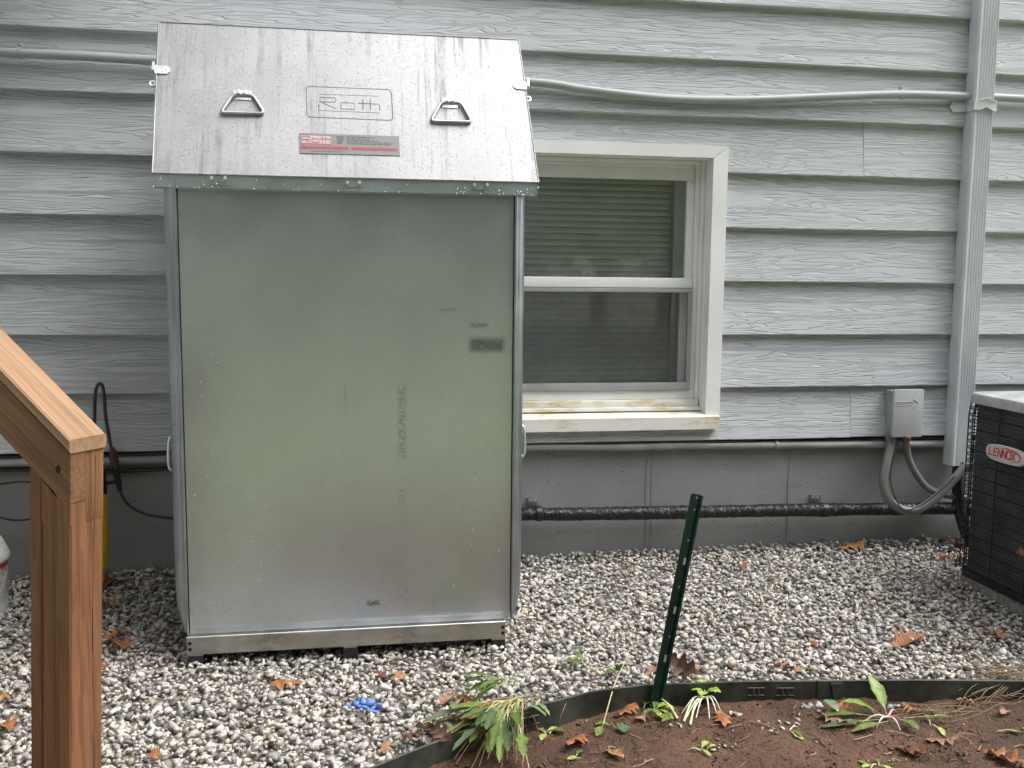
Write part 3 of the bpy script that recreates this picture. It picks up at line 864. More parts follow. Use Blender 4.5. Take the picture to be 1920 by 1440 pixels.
# ================================================================== WALL SERVICES
# upper conduit run
up = [(-3.0, -0.034, 1.315)] + [tuple(on_y(x, y, -0.036)) for x, y in ((0, 98), (150, 105), (290, 113), (640, 133), (990, 153), (1100, 168), (1250, 184), (1400, 187), (1560, 181), (1690, 177), (1830, 181), (1920, 185))] + [(4.3, -0.036, 1.31)]
cu = empty('electrical_conduit', (0.9, -0.03, 1.28), 'grey painted conduit running across the siding above the window', 'conduit')
g = MB(); g.tube(bez(up, 6), 0.0155, 12); build(g, 'tube', 'conduit', cu, 50)
def clip(p, rad, parent, mat='conduit'):
    g = MB(); n = 9
    pts = [(p[0], p[1] + 0.004 + (-rad - 0.004) * math.sin(math.pi * i / n), p[2] + (rad + 0.003) * math.cos(math.pi * i / n)) for i in range(n + 1)]
    for a, b_ in zip(pts[:-1], pts[1:]):
        g.add([(a[0] - 0.007, a[1], a[2]), (a[0] + 0.007, a[1], a[2]), (b_[0] + 0.007, b_[1], b_[2]), (b_[0] - 0.007, b_[1], b_[2])], [(0, 1, 2, 3)])
    g.box((p[0] - 0.007, p[1] + 0.003, p[2] + rad + 0.001), (p[0] + 0.007, p[1] + 0.0055, p[2] + rad + 0.018), 0.0005)
    g.lathe([(0.0, -0.003), (0.004, -0.002), (0.004, 0.001)], (p[0], p[1] + 0.002, p[2] + rad + 0.011), 8, axis='y')
    return build(g, 'clip', mat, parent, 40)
for px, py in ((38, 99), (1690, 177)):
    clip(on_y(px, py, -0.036), 0.0155, cu)

# lower conduit run under the siding
lo = [(-3.0, 0.0, -0.030)] + [tuple(on_y(x, y, -0.004)) for x, y in ((0, 868), (300, 862), (700, 848), (1000, 839), (1180, 838), (1300, 835), (1455, 834), (1780, 832))] + [(3.2, 0.0, -0.04)]
cl = empty('lower_conduit', (1.3, 0.0, -0.03), 'weathered grey pipe running just under the siding above the foundation', 'conduit')
g = MB(); g.tube(bez(lo, 6), 0.0145, 12); build(g, 'tube', 'pvc_pale', cl, 50)
p = on_y(1455, 834, -0.004)
g = MB(); g.tube([(p.x - 0.006, p.y, p.z), (p.x + 0.006, p.y, p.z)], 0.0185, 14); build(g, 'coupling', 'pvc_pale', cl, 50)
g = MB(); pts = [on_y(x, y, -0.012) for x, y in ((1010, 829), (1120, 831), (1230, 827), (1300, 828), (1345, 829), (1420, 826))]
pts = [tuple(pts[0] + Vector((-0.3, 0.01, 0.004)))] + [tuple(q) for q in pts]
g.tube(bez(pts, 6), 0.005, 7); build(g, 'thin_black_cable', 'cable', None, 60, 'thin black cable lying along the pipe below the window sill', 'cable')

# wrapped refrigerant line
ln = [(-0.1, -0.03, -0.262), (0.4, -0.03, -0.262)] + [tuple(on_y(x, y, -0.036)) for x, y in ((985, 964), (1060, 964), (1250, 961), (1450, 957), (1600, 955), (1790, 953))] + [(2.55, -0.05, -0.30), (2.62, -0.2, -0.31)]
cp = bez(ln, 56)
rad = []
for i, q in enumerate(cp):
    rad.append(0.0250 + 0.0025 * mnoise.noise(q * 9) + 0.0012 * mnoise.noise(q * 40) + 0.0022 * ((i % 5) / 5) * (0.5 + mnoise.noise(q * 15)))
ls = empty('insulated_refrigerant_line', (1.4, -0.03, -0.28), 'black tape-wrapped pipe running low along the foundation', 'pipe')
g = MB(); g.tube(cp, rad, 14)
g.v = [tuple(Vector(v) + 0.0016 * Vector((0, mnoise.noise(Vector(v) * 70), mnoise.noise(Vector(v) * 70 + Vector((5, 5, 5)))))) for v in g.v]
build(g, 'wrapped_tube', 'wrap', ls, 50)
for px, py in ((1010, 963), (1545, 956)):
    q = on_y(px, py, -0.036)
    g = MB(); g.tube([(q.x - 0.010, q.y, q.z), (q.x + 0.010, q.y, q.z)], 0.0285, 16); build(g, 'strap', 'black', ls, 50)
    g = MB(); g.box((q.x - 0.034, 0.006, q.z + 0.020), (q.x + 0.006, 0.0215, q.z + 0.050), 0.001)
    for dx in (-0.025, -0.008): g.lathe([(0, -0.004), (0.005, -0.003), (0.006, 0.001)], (q.x + dx, 0.005, q.z + 0.037), 8, axis='y')
    build(g, 'bracket', 'steel_wire', ls, 35)

# downspout
ds = empty('downspout', (2.39, -0.05, -0.12), 'grey ribbed metal downspout fixed to the siding beside the condenser', 'downspout')
dx0, dx1 = 2.338, 2.424
prof = []
def dsprof():
    p = [(dx0, -0.012), (dx0, -0.062), (dx0 + 0.006, -0.070)]
    n = 6; w0 = dx0 + 0.012; w1 = dx1 - 0.008; st = (w1 - w0) / n
    for i in range(n):
        a = w0 + st * i
        p += [(a, -0.070), (a + st * 0.25, -0.0665), (a + st * 0.75, -0.0665), (a + st, -0.070)]
    p += [(dx1 - 0.005, -0.070), (dx1, -0.062), (dx1, -0.012)]
    return p
dp = dsprof()
g = MB(); nz = [-0.115, 0.5, 1.3, 2.6]; n = len(dp)
for z in nz: g.v += [(x, y, z) for x, y in dp]
for i in range(len(nz) - 1):
    for k in range(n):
        g.f.append((i * n + k, i * n + (k + 1) % n, (i + 1) * n + (k + 1) % n, (i + 1) * n + k)); g.mi.append(0)
g.f.append(tuple(range(3 * n, 4 * n))); g.mi.append(0)
build(g, 'pipe', 'downspout', ds)
# strap with pointed ears
g = MB(); zs = 1.272
def ear(sx, x0, x1):
    g.prism([(x0, zs - 0.016), (x1 - sx * 0.018, zs - 0.022), (x1, zs), (x1 - sx * 0.018, zs + 0.022), (x0, zs + 0.016)], lambda u, v, d: (u, d, v), -0.025, -0.020)
ear(-1, dx0 - 0.001, dx0 - 0.072); ear(1, dx1 + 0.001, dx1 + 0.05)
g.box((dx0 - 0.004, -0.072, zs - 0.017), (dx0 - 0.001, -0.0255, zs + 0.017)); g.box((dx1 + 0.001, -0.072, zs - 0.017), (dx1 + 0.004, -0.0255, zs + 0.017))
g.prism([(dx0 - 0.004, zs - 0.017), (dx0 + 0.012, zs - 0.017), (dx0 + 0.042, zs - 0.005), (dx1 - 0.014, zs - 0.017), (dx1 + 0.004, zs - 0.017), (dx1 + 0.004, zs + 0.017), (dx1 - 0.014, zs + 0.017), (dx0 + 0.045, zs + 0.028), (dx0 + 0.012, zs + 0.017), (dx0 - 0.004, zs + 0.017)], lambda u, v, d: (u, d, v), -0.0755, -0.0722)
g.tube([(dx0 - 0.01, -0.045, zs - 0.018), (dx0 + 0.02, -0.078, zs - 0.017), (dx0 + 0.045, -0.079, zs - 0.005), (dx1 - 0.012, -0.079, zs - 0.018), (dx1 + 0.004, -0.076, zs - 0.018)], 0.0022, 6)
g.tube([(dx0 - 0.01, -0.045, zs + 0.018), (dx0 + 0.02, -0.078, zs + 0.018), (dx0 + 0.045, -0.079, zs + 0.028), (dx1 - 0.012, -0.079, zs + 0.018), (dx1 + 0.004, -0.076, zs + 0.018)], 0.0022, 6)
build(g, 'strap', 'downspout', ds)
g = MB()
for i in range(26):
    pass
pts = [(2.385 + 0.0, -0.045, -0.10), (2.388, -0.045, -0.2), (2.40, -0.05, -0.30), (2.43, -0.07, -0.40), (2.47, -0.1, -0.46)]
cp = bez(pts, 14)
g.tube(cp, [0.023] * len(cp), 14)
build(g, 'corrugated_outlet', 'black', ds, 30)

# disconnect box
dbx = empty('disconnect_box', (2.13, -0.04, 0.0), 'small grey electrical disconnect box with embossed arrow on the siding', 'electrical box')
bx0, bx1, bz0, bz1 = 2.071, 2.196, 0.006, 0.193
g = MB(); g.box((bx0 + 0.004, -0.064, bz0 + 0.006), (bx1 - 0.004, -0.008, bz1 - 0.008), 0.002); g.lathe([(0.012, 0.001), (0.012, -0.0015), (0.0, -0.0015)], (bx0 + 0.004, -0.036, 0.035), 14, axis='x'); build(g, 'enclosure', 'boxside', dbx, 35)
g = MB(); g.box((bx0, -0.078, bz0), (bx1, -0.0655, bz1), 0.003); build(g, 'cover', 'boxgrey', dbx, 35)
g = MB()
ya = -0.0784
def bpos(px, py): q = on_y(px, py, ya); return q.x, q.z
A = bpos(1681, 757); Bq = bpos(1722, 757)
g.tube([(A[0], ya, A[1] + 0.007), (Bq[0] - 0.016, ya, A[1] + 0.008)], 0.0011, 6); g.tube([(A[0], ya, A[1] - 0.007), (Bq[0] - 0.022, ya, A[1] - 0.006)], 0.0011, 6)
g.tube([(Bq[0] - 0.020, ya, A[1] + 0.016), (Bq[0], ya, A[1] + 0.002), (Bq[0] - 0.024, ya, A[1] - 0.018)], 0.0019, 6)
g.tube([(A[0], ya, A[1] + 0.007), (A[0] + 0.004, ya, A[1]), (A[0], ya, A[1] - 0.007)], 0.001, 6)
for i in range(9):
    xx = A[0] + 0.008 + i * 0.0068; g.tube([(xx, ya, A[1] - 0.003), (xx + 0.002, ya, A[1] + 0.004), (xx + 0.004, ya, A[1] - 0.003)], 0.0007, 5)
build(g, 'embossed_arrow', 'boxgrey', dbx, 50)
g = MB(); q = bpos(1702, 817); g.box((q[0] - 0.012, -0.084, bz0 - 0.004), (q[0] + 0.012, -0.0785, bz0 + 0.005), 0.001); g.box((q[0] - 0.008, -0.0855, bz0 - 0.001), (q[0] + 0.009, -0.0842, bz0 + 0.002), 0.0004); build(g, 'latch_tab', 'rust', dbx)

# flexible whips from the box
w1 = [(2.088, -0.04, 0.012), (2.086, -0.045, -0.03), (2.062, -0.06, -0.10), (2.045, -0.075, -0.17), (2.062, -0.09, -0.235), (2.11, -0.10, -0.272), (2.17, -0.10, -0.282), (2.23, -0.10, -0.255), (2.29, -0.10, -0.205), (2.335, -0.10, -0.155), (2.38, -0.11, -0.11), (2.45, -0.16, -0.09)]
g = MB(); g.tube(bez(w1, 8), 0.0165, 12); wh = build(g, 'flexible_conduit', 'pvc', None, 50, 'grey flexible conduit looping down in front of the black pipe', 'conduit', 'flexible conduits below the disconnect box')
g = MB(); g.tube([(2.088, -0.04, 0.008), (2.087, -0.042, -0.012)], 0.021, 8); build(g, 'fitting', 'pvc', wh, 40)
w2 = [(2.155, -0.04, 0.012), (2.157, -0.04, -0.03), (2.175, -0.035, -0.09), (2.21, -0.035, -0.15), (2.26, -0.035, -0.205), (2.33, -0.035, -0.235), (2.42, -0.06, -0.25), (2.5, -0.12, -0.26)]
g = MB(); g.tube(bez(w2, 8), 0.0135, 12); wh2 = build(g, 'flexible_conduit', 'pvc', None, 50, 'thinner grey conduit running straight down behind the loop toward the condenser', 'conduit', 'flexible conduits below the disconnect box')
g = MB(); g.tube([(2.155, -0.04, 0.008), (2.155, -0.04, -0.012)], 0.018, 8); build(g, 'fitting', 'pvc', wh2, 40)
g = MB(); g.tube(bez([(2.09, -0.085, -0.02), (2.062, -0.095, -0.15), (2.10, -0.118, -0.262), (2.17, -0.12, -0.262), (2.25, -0.12, -0.21), (2.32, -0.12, -0.145)], 8), 0.0026, 6)
build(g, 'thin_cable', 'cable', None, 50, 'thin dark control cable tied along the looped grey conduit', 'cable')

# ================================================================== CONDENSER
AX0, AX1, AY0, AY1, AZ0, AZ1 = 2.166, 2.92, -1.06, -0.365, -0.42, 0.190
ac = empty('air_conditioner', (2.56, -0.7, -0.46), 'dark grille air conditioner condenser with a pale top, cut off by the picture edge', 'air conditioner')
def rrect(x0, x1, y0, y1, r_, n=6):
    out = []
    for cx, cy, a0 in ((x1 - r_, y1 - r_, 0), (x0 + r_, y1 - r_, 90), (x0 + r_, y0 + r_, 180), (x1 - r_, y0 + r_, 270)):
        for i in range(n + 1):
            a = R(a0 + 90 * i / n); out.append((cx + r_ * math.cos(a), cy + r_ * math.sin(a)))
    return out
g = MB(); g.prism(rrect(AX0 + 0.016, AX1 - 0.022, AY0 + 0.018, AY1 - 0.035, 0.03), lambda u, v, d: (u, v, d), AZ0, AZ1); build(g, 'coil', 'coil', ac, 30)
# top cover
g = MB(); pr = rrect(AX0 - 0.006, AX1 + 0.006, AY0 - 0.006, AY1 + 0.0, 0.07, 8); n = len(pr)
cxm, cym = (AX0 + AX1) / 2, (AY0 + AY1) / 2
lv = [(1.0, 0.186), (1.0, 0.212), (0.985, 0.220), (0.55, 0.232), (0.54, 0.224), (0.2, 0.224)]
for s_, z in lv: g.v += [(cxm + (x - cxm) * s_, cym + (y - cym) * s_, z) for x, y in pr]
for i in range(len(lv) - 1):
    for k in range(n): g.f.append((i * n + k, i * n + (k + 1) % n, (i + 1) * n + (k + 1) % n, (i + 1) * n + k)); g.mi.append(0)
g.f.append(tuple((len(lv) - 1) * n + k for k in range(n))); g.mi.append(0); g.f.append(tuple(range(n))[::-1]); g.mi.append(0)
build(g, 'top_cover', 'ac_top', ac, 40)
# fan guard
g = MB()
for rr_ in (0.05, 0.10, 0.15, 0.20, 0.25):
    g.tube([(cxm + rr_ * math.cos(a), cym + rr_ * math.sin(a), 0.252 - rr_ * 0.03) for a in np.linspace(0, 2 * math.pi, 33)[:-1]], 0.0035, 6, closed=True)
for k in range(8):
    a = k * math.pi / 4; g.tube([(cxm + 0.04 * math.cos(a), cym + 0.04 * math.sin(a), 0.254), (cxm + 0.27 * math.cos(a), cym + 0.27 * math.sin(a), 0.240)], 0.0035, 6)
build(g, 'fan_guard', 'black', ac, 50)
# wire cage: horizontal hoops and vertical wires
pr = rrect(AX0, AX1, AY0, AY1, 0.05, 5)
HOOP = None
for i in range(25):
    z = AZ0 + 0.02 + i * 0.0235
    if HOOP is None:
        g = MB(); g.tube([(x, y, 0) for x, y in pr], 0.0022, 6, closed=True); HOOP = build(g, 'cage_hoop', 'black', ac, 60); o = HOOP
    else: o = HOOP.copy(); COL.objects.link(o); o.parent = ac
    o.location = Vector((0, 0, z)) - ac.location
for x, y in [(AX0 - 0.002, AY1 - 0.06), (AX0 - 0.002, AY1 - 0.20), (AX0 - 0.002, AY1 - 0.37), (AX0 - 0.002, AY1 - 0.54), (AX0 + 0.05, AY1 + 0.002), (AX0 + 0.25, AY1 + 0.002), (AX0 + 0.014, AY1 - 0.014)]:
    g = MB(); g.tube([(x + 0.008, y, AZ1 - 0.002), (x, y, AZ1 - 0.05), (x, y, AZ0 + 0.005)], 0.0026, 6); build(g, 'cage_wire', 'black', ac, 60)
g = MB(); g.prism(rrect(AX0 + 0.008, AX1 - 0.008, AY0 + 0.008, AY1 - 0.01, 0.04), lambda u, v, d: (u, v, d), AZ0 - 0.022, AZ0 + 0.004); build(g, 'base_pan', 'black', ac, 30)
g = MB(); g.prism(rrect(AX0 + 0.01, AX1 - 0.01, AY0 + 0.01, AY1 - 0.01, 0.03), lambda u, v, d: (u, v, d), AZ0 - 0.14, AZ0 - 0.023); build(g, 'pad', 'bed', ac, 30)
# badge with lettering
bxp = AX0 - 0.006
c0 = on_plane(1889, 853, Vector((bxp, 0, 0)), Vector((1, 0, 0)))
def badge_fn(u, v, nn): return Vector((bxp - 0.012 - nn, c0.y - u, c0.z + v))
g = MB()
out = []
for i in range(40):
    a = 2 * math.pi * i / 40; ca, sa = math.cos(a), math.sin(a)
    out.append((0.098 * math.copysign(abs(ca) ** 0.6, ca), 0.029 * math.copysign(abs(sa) ** 0.75, sa) ))
for s_, nn in ((1.0, -0.012), (1.0, -0.003), (0.95, 0.0)): g.v += [tuple(badge_fn(u * s_, v * s_, nn)) for u, v in out]
for i in range(2):
    for k in range(40): g.f.append((i * 40 + k, i * 40 + (k + 1) % 40, (i + 1) * 40 + (k + 1) % 40, (i + 1) * 40 + k)); g.mi.append(0)
g.f.append(tuple(80 + k for k in range(40))); g.mi.append(0)
bd = build(g, 'badge', 'badge', ac, 40)
GL = {'L': [[(0, 1), (0, 0), (.6, 0)]], 'E': [[(.62, 1), (0, 1), (0, 0), (.62, 0)], [(0, .52), (.5, .52)]], 'N': [[(0, 0), (0, 1), (.68, 0), (.68, 1)]], 'O': [[(.1, 0), (0, .2), (0, .8), (.1, 1), (.6, 1), (.7, .8), (.7, .2), (.6, 0), (.1, 0)]], 'X': [[(0, 0), (.7, 1)], [(0, 1), (.7, 0)]]}
lines = []; xo = -0.076; hh = 0.025; sx = 0.024
for ch in 'LENNOX':
    for l in GL[ch]: lines.append([(xo + a * sx + b_ * 0.004, -0.010 + b_ * hh) for a, b_ in l])
    xo += sx * 0.92
g = MB(); g.strokes(lines, 0.0046, badge_fn, 0.0006, 0.00003)
arc = [(0.016 + 0.062 * math.cos(a), 0.001 + 0.0215 * math.sin(a)) for a in np.linspace(R(118), R(-70), 18)]
for i, (a, b_) in enumerate(zip(arc[:-1], arc[1:])):
    t = i / 16; wd = 0.0012 + 0.0042 * math.sin(math.pi * min(1, t * 1.05 + 0.02)); g.strokes([[a, b_]], wd, badge_fn, 0.0006 + i * 0.00003)
build(g, 'lettering', 'red', ac, recalc=False)

# ================================================================== OIL TANK
tk = empty('oil_tank', (0.0, -0.4, -0.48), 'galvanised steel oil storage tank with a sloping hinged lid, standing on gravel', 'oil tank')
YF = -0.716
TX0, TX1 = -0.492, 0.503
PX0, PX1 = -0.455, 0.470
TZ0, TZ1 = -0.40, 0.88
# front panel with rolled bottom
g = MB(); prof = [(YF, TZ1), (YF, 0.45), (YF, 0.0), (YF, -0.372)]
for i in range(1, 9):
    a = R(14) * i / 8; prof.append((YF + 0.14 * (1 - math.cos(a)), -0.372 - 0.14 * math.sin(a)))
prof.append((YF + 0.3, -0.408))
nxp = 14; vs = []; fs = []
for j, (y, z) in enumerate(prof):
    for i in range(nxp + 1):
        x = PX0 + 0.004 + (PX1 - PX0 - 0.008) * i / nxp
        bul = -0.0035 * math.sin(math.pi * i / nxp) * (math.sin(math.pi * min(1, max(0, (z + 0.35) / 1.2))) if j < 4 else 0)
        vs.append((x, y + bul, z))
for j in range(len(prof) - 1):
    for i in range(nxp): a = j * (nxp + 1) + i; fs.append((a, a + 1, a + nxp + 2, a + nxp + 1))
g.add(vs, fs); build(g, 'front_panel', 'face', tk, 50)
# side shells with rounded front corner and folded seam
def shell(sgn):
    xo = TX0 if sgn < 0 else TX1; xi = PX0 if sgn < 0 else PX1
    wdt = abs(xo - xi)
    pl = [(wdt, -0.07)]
    pl += [(wdt, -0.30), (wdt, -0.55), (wdt, YF + 0.03)]
    for i in range(1, 8):
        a = R(90) * i / 8; pl.append((wdt - 0.030 * (1 - math.cos(a)), YF + 0.03 - 0.037 * math.sin(a)))
    pl += [(0.006, YF - 0.008), (0.0045, YF - 0.0115), (0.002, YF - 0.0128), (-0.001, YF - 0.0115), (-0.0015, YF - 0.006), (-0.001, YF + 0.012)]
    zs = [TZ1, 0.4, 0.0, -0.2, -0.27, -0.30, -0.325, -0.35, -0.37, -0.385, -0.396, -0.403]
    g = MB(); vs = []; fs = []
    for z in zs:
        s_ = 1.0
        if z < -0.27:
            t = (-0.27 - z) / 0.134; s_ = max(0.12, math.sqrt(max(0, 1 - t * t * 0.985)))
        for wd, y in pl:
            yy = y if wd < 0.01 else y
            vs.append((xi - (1 if sgn < 0 else -1) * (wd * s_ if wd > 0 else wd), yy, z))
    n = len(pl)
    for j in range(len(zs) - 1):
        for i in range(n - 1): a = j * n + i; fs.append((a, a + 1, a + n + 1, a + n))
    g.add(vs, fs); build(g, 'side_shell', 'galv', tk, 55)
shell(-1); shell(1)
g = MB(); g.box((TX0 + 0.02, -0.075, TZ0), (TX1 - 0.02, -0.07, TZ1)); g.box((TX0 + 0.03, -0.60, -0.36), (TX1 - 0.03, -0.09, -0.355)); build(g, 'back_panel', 'galv', tk)
g = MB(); rr = random.Random(8)
for i in range(300):
    px = 340 + 600 * rr.random() ** 1.15; py = rr.gauss(740, 190)
    if not 400 < py < 1150: continue
    if mnoise.noise(Vector((px / 90, py / 120, 3))) < rr.uniform(-0.35, 0.25): continue
    q = on_y(px, py, YF - 0.0042); r_ = rr.uniform(0.0007, 0.0015)
    g.lathe([(0.0, -r_ * 0.55), (r_ * 0.6, -r_ * 0.4), (r_, 0.003)], (q.x, YF - 0.0035, q.z), 6, axis='y')
build(g, 'rain_beads', 'bead', tk, 80, kind='stuff')
# base rail with bolt holes
yr = -0.742
g = MB()
g.box((PX0 - 0.002, yr, -0.454), (PX1 - 0.020, yr + 0.004, -0.404)); g.box((PX0 - 0.002, yr + 0.0045, -0.4075), (PX1 - 0.020, yr + 0.05, -0.4045)); g.box((PX0 - 0.002, yr + 0.0045, -0.4535), (PX1 - 0.02, yr + 0.04, -0.4505))
build(g, 'base_rail', 'rail', tk)
g = MB(); g.tube([(PX0 - 0.002, yr - 0.0005, -0.4035), (PX1 - 0.020, yr - 0.0005, -0.4035)], 0.0024, 8); build(g, 'rail_fold', 'zinc', tk, 60)
for x in (PX0 + 0.006, PX1 - 0.028):
    for z in (-0.421, -0.4385):
        g = MB(); g.lathe([(0.0, 0.0), (0.0052, 0.0), (0.0056, 0.0008)], (x, yr - 0.0009, z), 12, axis='y'); build(g, 'bolt_hole', 'lead_end', tk)
for x in (PX0, -0.025, PX1 - 0.062):
    g = MB(); g.box((x, yr + 0.003, -0.54), (x + 0.042, -0.08, -0.458), 0.002); build(g, 'foot', 'black', tk)
    g = MB(); g.box((x + 0.001, yr + 0.001, -0.459), (x + 0.041, yr + 0.03, -0.4545), 0.0006); build(g, 'foot_shim', 'galv', tk)
# side wire grips
for sgn, xo, pxy in ((-1, TX0, (312, 845)), (1, TX1, (982, 822))):
    q = on_y(pxy[0], pxy[1], -0.55); z0 = q.z
    g = MB(); e = sgn
    pts = [(xo, -0.60, z0 + 0.055), (xo + e * 0.012, -0.60, z0 + 0.05), (xo + e * 0.022, -0.60, z0 + 0.035), (xo + e * 0.024, -0.60, z0 - 0.035), (xo + e * 0.012, -0.60, z0 - 0.05), (xo, -0.60, z0 - 0.052)]
    g.tube(bez(pts, 4), 0.0045, 8); build(g, 'side_grip', 'zinc', tk, 60)

# ---- lid
LBL, LBR, LTL, LTR = Vector((-0.512, -0.730, 0.877)), Vector((0.535, -0.730, 0.879)), Vector((-0.523, -0.510, 1.318)), Vector((0.511, -0.510, 1.32))
LN = (LBR - LBL).cross(LTL - LBL).normalized()
if LN.y > 0: LN = -LN
LE = (LBR - LBL).normalized(); LU = LE.cross(LN).normalized()
if LU.z < 0: LU = -LU
def lid_px(px, py, off=0.0): return on_plane(px, py, LBL + LN * off, LN)
g = MB(); nu, nv = 12, 8; vs = []; fs = []
def lid_pt(u, v, nn=0): return (LBL * (1 - u) + LBR * u) * (1 - v) + (LTL * (1 - u) + LTR * u) * v + LN * nn
for j in range(nv + 1):
    for i in range(nu + 1):
        u, v = i / nu, j / nv; vs.append(lid_pt(u, v, 0.002 * math.sin(math.pi * u) * math.sin(math.pi * v)))
for j in range(nv):
    for i in range(nu): a = j * (nu + 1) + i; fs.append((a, a + 1, a + nu + 2, a + nu + 1))
g.add(vs, fs)
# folded side flanges and ridge fold, under sheet
for u in (0, 1):
    a, b_ = lid_pt(u, 0), lid_pt(u, 1); off = LN * -0.022 + LE * (0.002 if u == 0 else -0.002)
    g.add([a, b_, b_ + off, a + off], [(0, 1, 2, 3)])
a, b_ = lid_pt(0, 1), lid_pt(1, 1); g.add([a, b_, b_ + Vector((-0.004, 0.42, -0.12)), a + Vector((0.004, 0.42, -0.12))], [(0, 1, 2, 3)])
lid = build(g, 'lid', 'lid', tk, 30)
# bright rolled edges of the lid sheet
g = MB(); g.tube([lid_pt(0, 1), lid_pt(1, 1)], 0.0022, 8); g.tube([lid_pt(0, 0), lid_pt(0, 1)], 0.002, 8); g.tube([lid_pt(1, 0), lid_pt(1, 1)], 0.002, 8); g.tube([lid_pt(0, 0), lid_pt(1, 0)], 0.0035, 8); build(g, 'rolled_edge', 'lid', lid, 60)
# gables and back of the hood
g = MB()
for u, s_ in ((0, 1), (1, -1)):
    a, b_ = lid_pt(u, 0) + LE * 0.012 * s_, lid_pt(u, 1) + LE * 0.012 * s_
    a = Vector((a.x, a.y + 0.012, a.z)); b2 = Vector((b_.x, b_.y + 0.004, b_.z - 0.012)); bb = Vector((b_.x, -0.085, 1.185)); ab = Vector((a.x, -0.085, 0.872))
    g.add([a, b2, bb, ab], [(0, 1, 2, 3)])
g.add([(-0.50, -0.085, 0.86), (0.52, -0.085, 0.86), (0.51, -0.085, 1.19), (-0.51, -0.085, 1.19)], [(0, 1, 2, 3)])
build(g, 'hood', 'galv', tk)
# drip lip with rain beads
g = MB(); la, lb = lid_pt(0, 0), lid_pt(1, 0)
pl = [(0.0, 0.0), (0.0015, -0.034), (0.006, -0.037), (0.02, -0.036)]
for q, s_ in ((la, 1), (lb, -1)): g.v += [(q.x + 0.003 * s_, q.y + dy + 0.001, q.z + dz - 0.002) for dy, dz in pl]
for i in range(3): g.f.append((i, i + 1, 5 + i, 4 + i)); g.mi.append(0)
build(g, 'drip_lip', 'lip', lid)
g = MB(); rr = random.Random(5)
for i in range(95):
    u = rr.random()
    if 0.2 < u < 0.75 and rr.random() < 0.6: continue
    q = la * (1 - u) + lb * u; zz = rr.choice((-0.036, rr.uniform(-0.034, -0.012)))
    r_ = rr.uniform(0.0010, 0.0021)
    g.lathe([(0.0, -r_ * 1.6), (r_ * 0.8, -r_ * 0.9), (r_, 0), (r_ * 0.5, r_ * 1.1), (0, r_ * 1.3)], (q.x, q.y + 0.0008, q.z + zz), 6)
build(g, 'rain_beads', 'zinc', lid, 80, kind='stuff')
# hinge bolts along the lip
for px in (397, 422, 651, 674, 889, 913):
    q = on_y(px, 334 if px < 500 else (343 if px < 800 else 347), la.y)
    g = MB(); g.lathe([(0, -0.007), (0.004, -0.006), (0.0055, -0.003), (0.0055, 0.001)], (q.x, la.y, q.z), 10, axis='y'); build(g, 'bolt', 'zinc', lid, 40)
for px, py in ((411, 345), (663, 349), (901, 354)):
    q = on_y(px, py, la.y)
    g = MB(); g.box((q.x - 0.024, la.y - 0.0005, q.z - 0.0035), (q.x + 0.024, la.y + 0.02, q.z - 0.001), 0.0005); build(g, 'hinge_leaf', 'galv', lid)
# lift handles
def handle(pts_px, plate_px):
    g = MB(); P = [lid_px(x, y, 0.0075) for x, y in pts_px]
    rp = []
    n = len(P)
    for i in range(n):       # round the corners of the bent rod
        a, b_, c_ = P[i - 1], P[i], P[(i + 1) % n]
        r1 = min(0.014, (a - b_).length * 0.4, (c_ - b_).length * 0.4)
        s0 = b_ + (a - b_).normalized() * r1; s1 = b_ + (c_ - b_).normalized() * r1
        for t in (0, 0.25, 0.5, 0.75, 1): rp.append(s0 * (1 - t) ** 2 + b_ * 2 * t * (1 - t) + s1 * t * t)
    g.tube(rp, 0.0047, 10, closed=True); build(g, 'handle', 'steel_wire', lid, 60)
    a, b_ = lid_px(*plate_px[0]), lid_px(*plate_px[1])
    ctr = (a + b_) / 2; hw = (b_ - a).dot(LE) / 2; hv = abs((b_ - a).dot(LU)) / 2
    g = MB()
    fn = lambda c: ctr + LE * c.x + LU * c.y + LN * c.z
    g.box((-hw, -hv, 0.0008), (hw, hv, 0.004), 0.0008, fn)
    for dx in (-0.008, 0.008): g.box((dx - 0.004, -hv * 0.2, 0.0045), (dx + 0.004, hv * 0.55, 0.018), 0.002, fn)
    build(g, 'handle_plate', 'zinc', lid, 35)
    g = MB()
    for dx in (-0.7, 0.7):
        for dy in (-0.72, 0.72):
            c = ctr + LE * dx * hw + LU * dy * hv
            k = 10; g.add([c + LN * 0.0045] + [c + LN * 0.0043 + 0.0026 * (LE * math.cos(6.283 * i / k) + LU * math.sin(6.283 * i / k)) for i in range(k)], [(0, 1 + i, 1 + (i + 1) % k) for i in range(k)])
    build(g, 'plate_screw', 'steel_wire', lid)
handle([(438, 177), (474, 178), (496, 213), (413, 211)], [(437, 171), (471, 189)])
handle([(828, 191), (864, 192), (885, 229), (807, 227)], [(828, 185), (858, 204)])
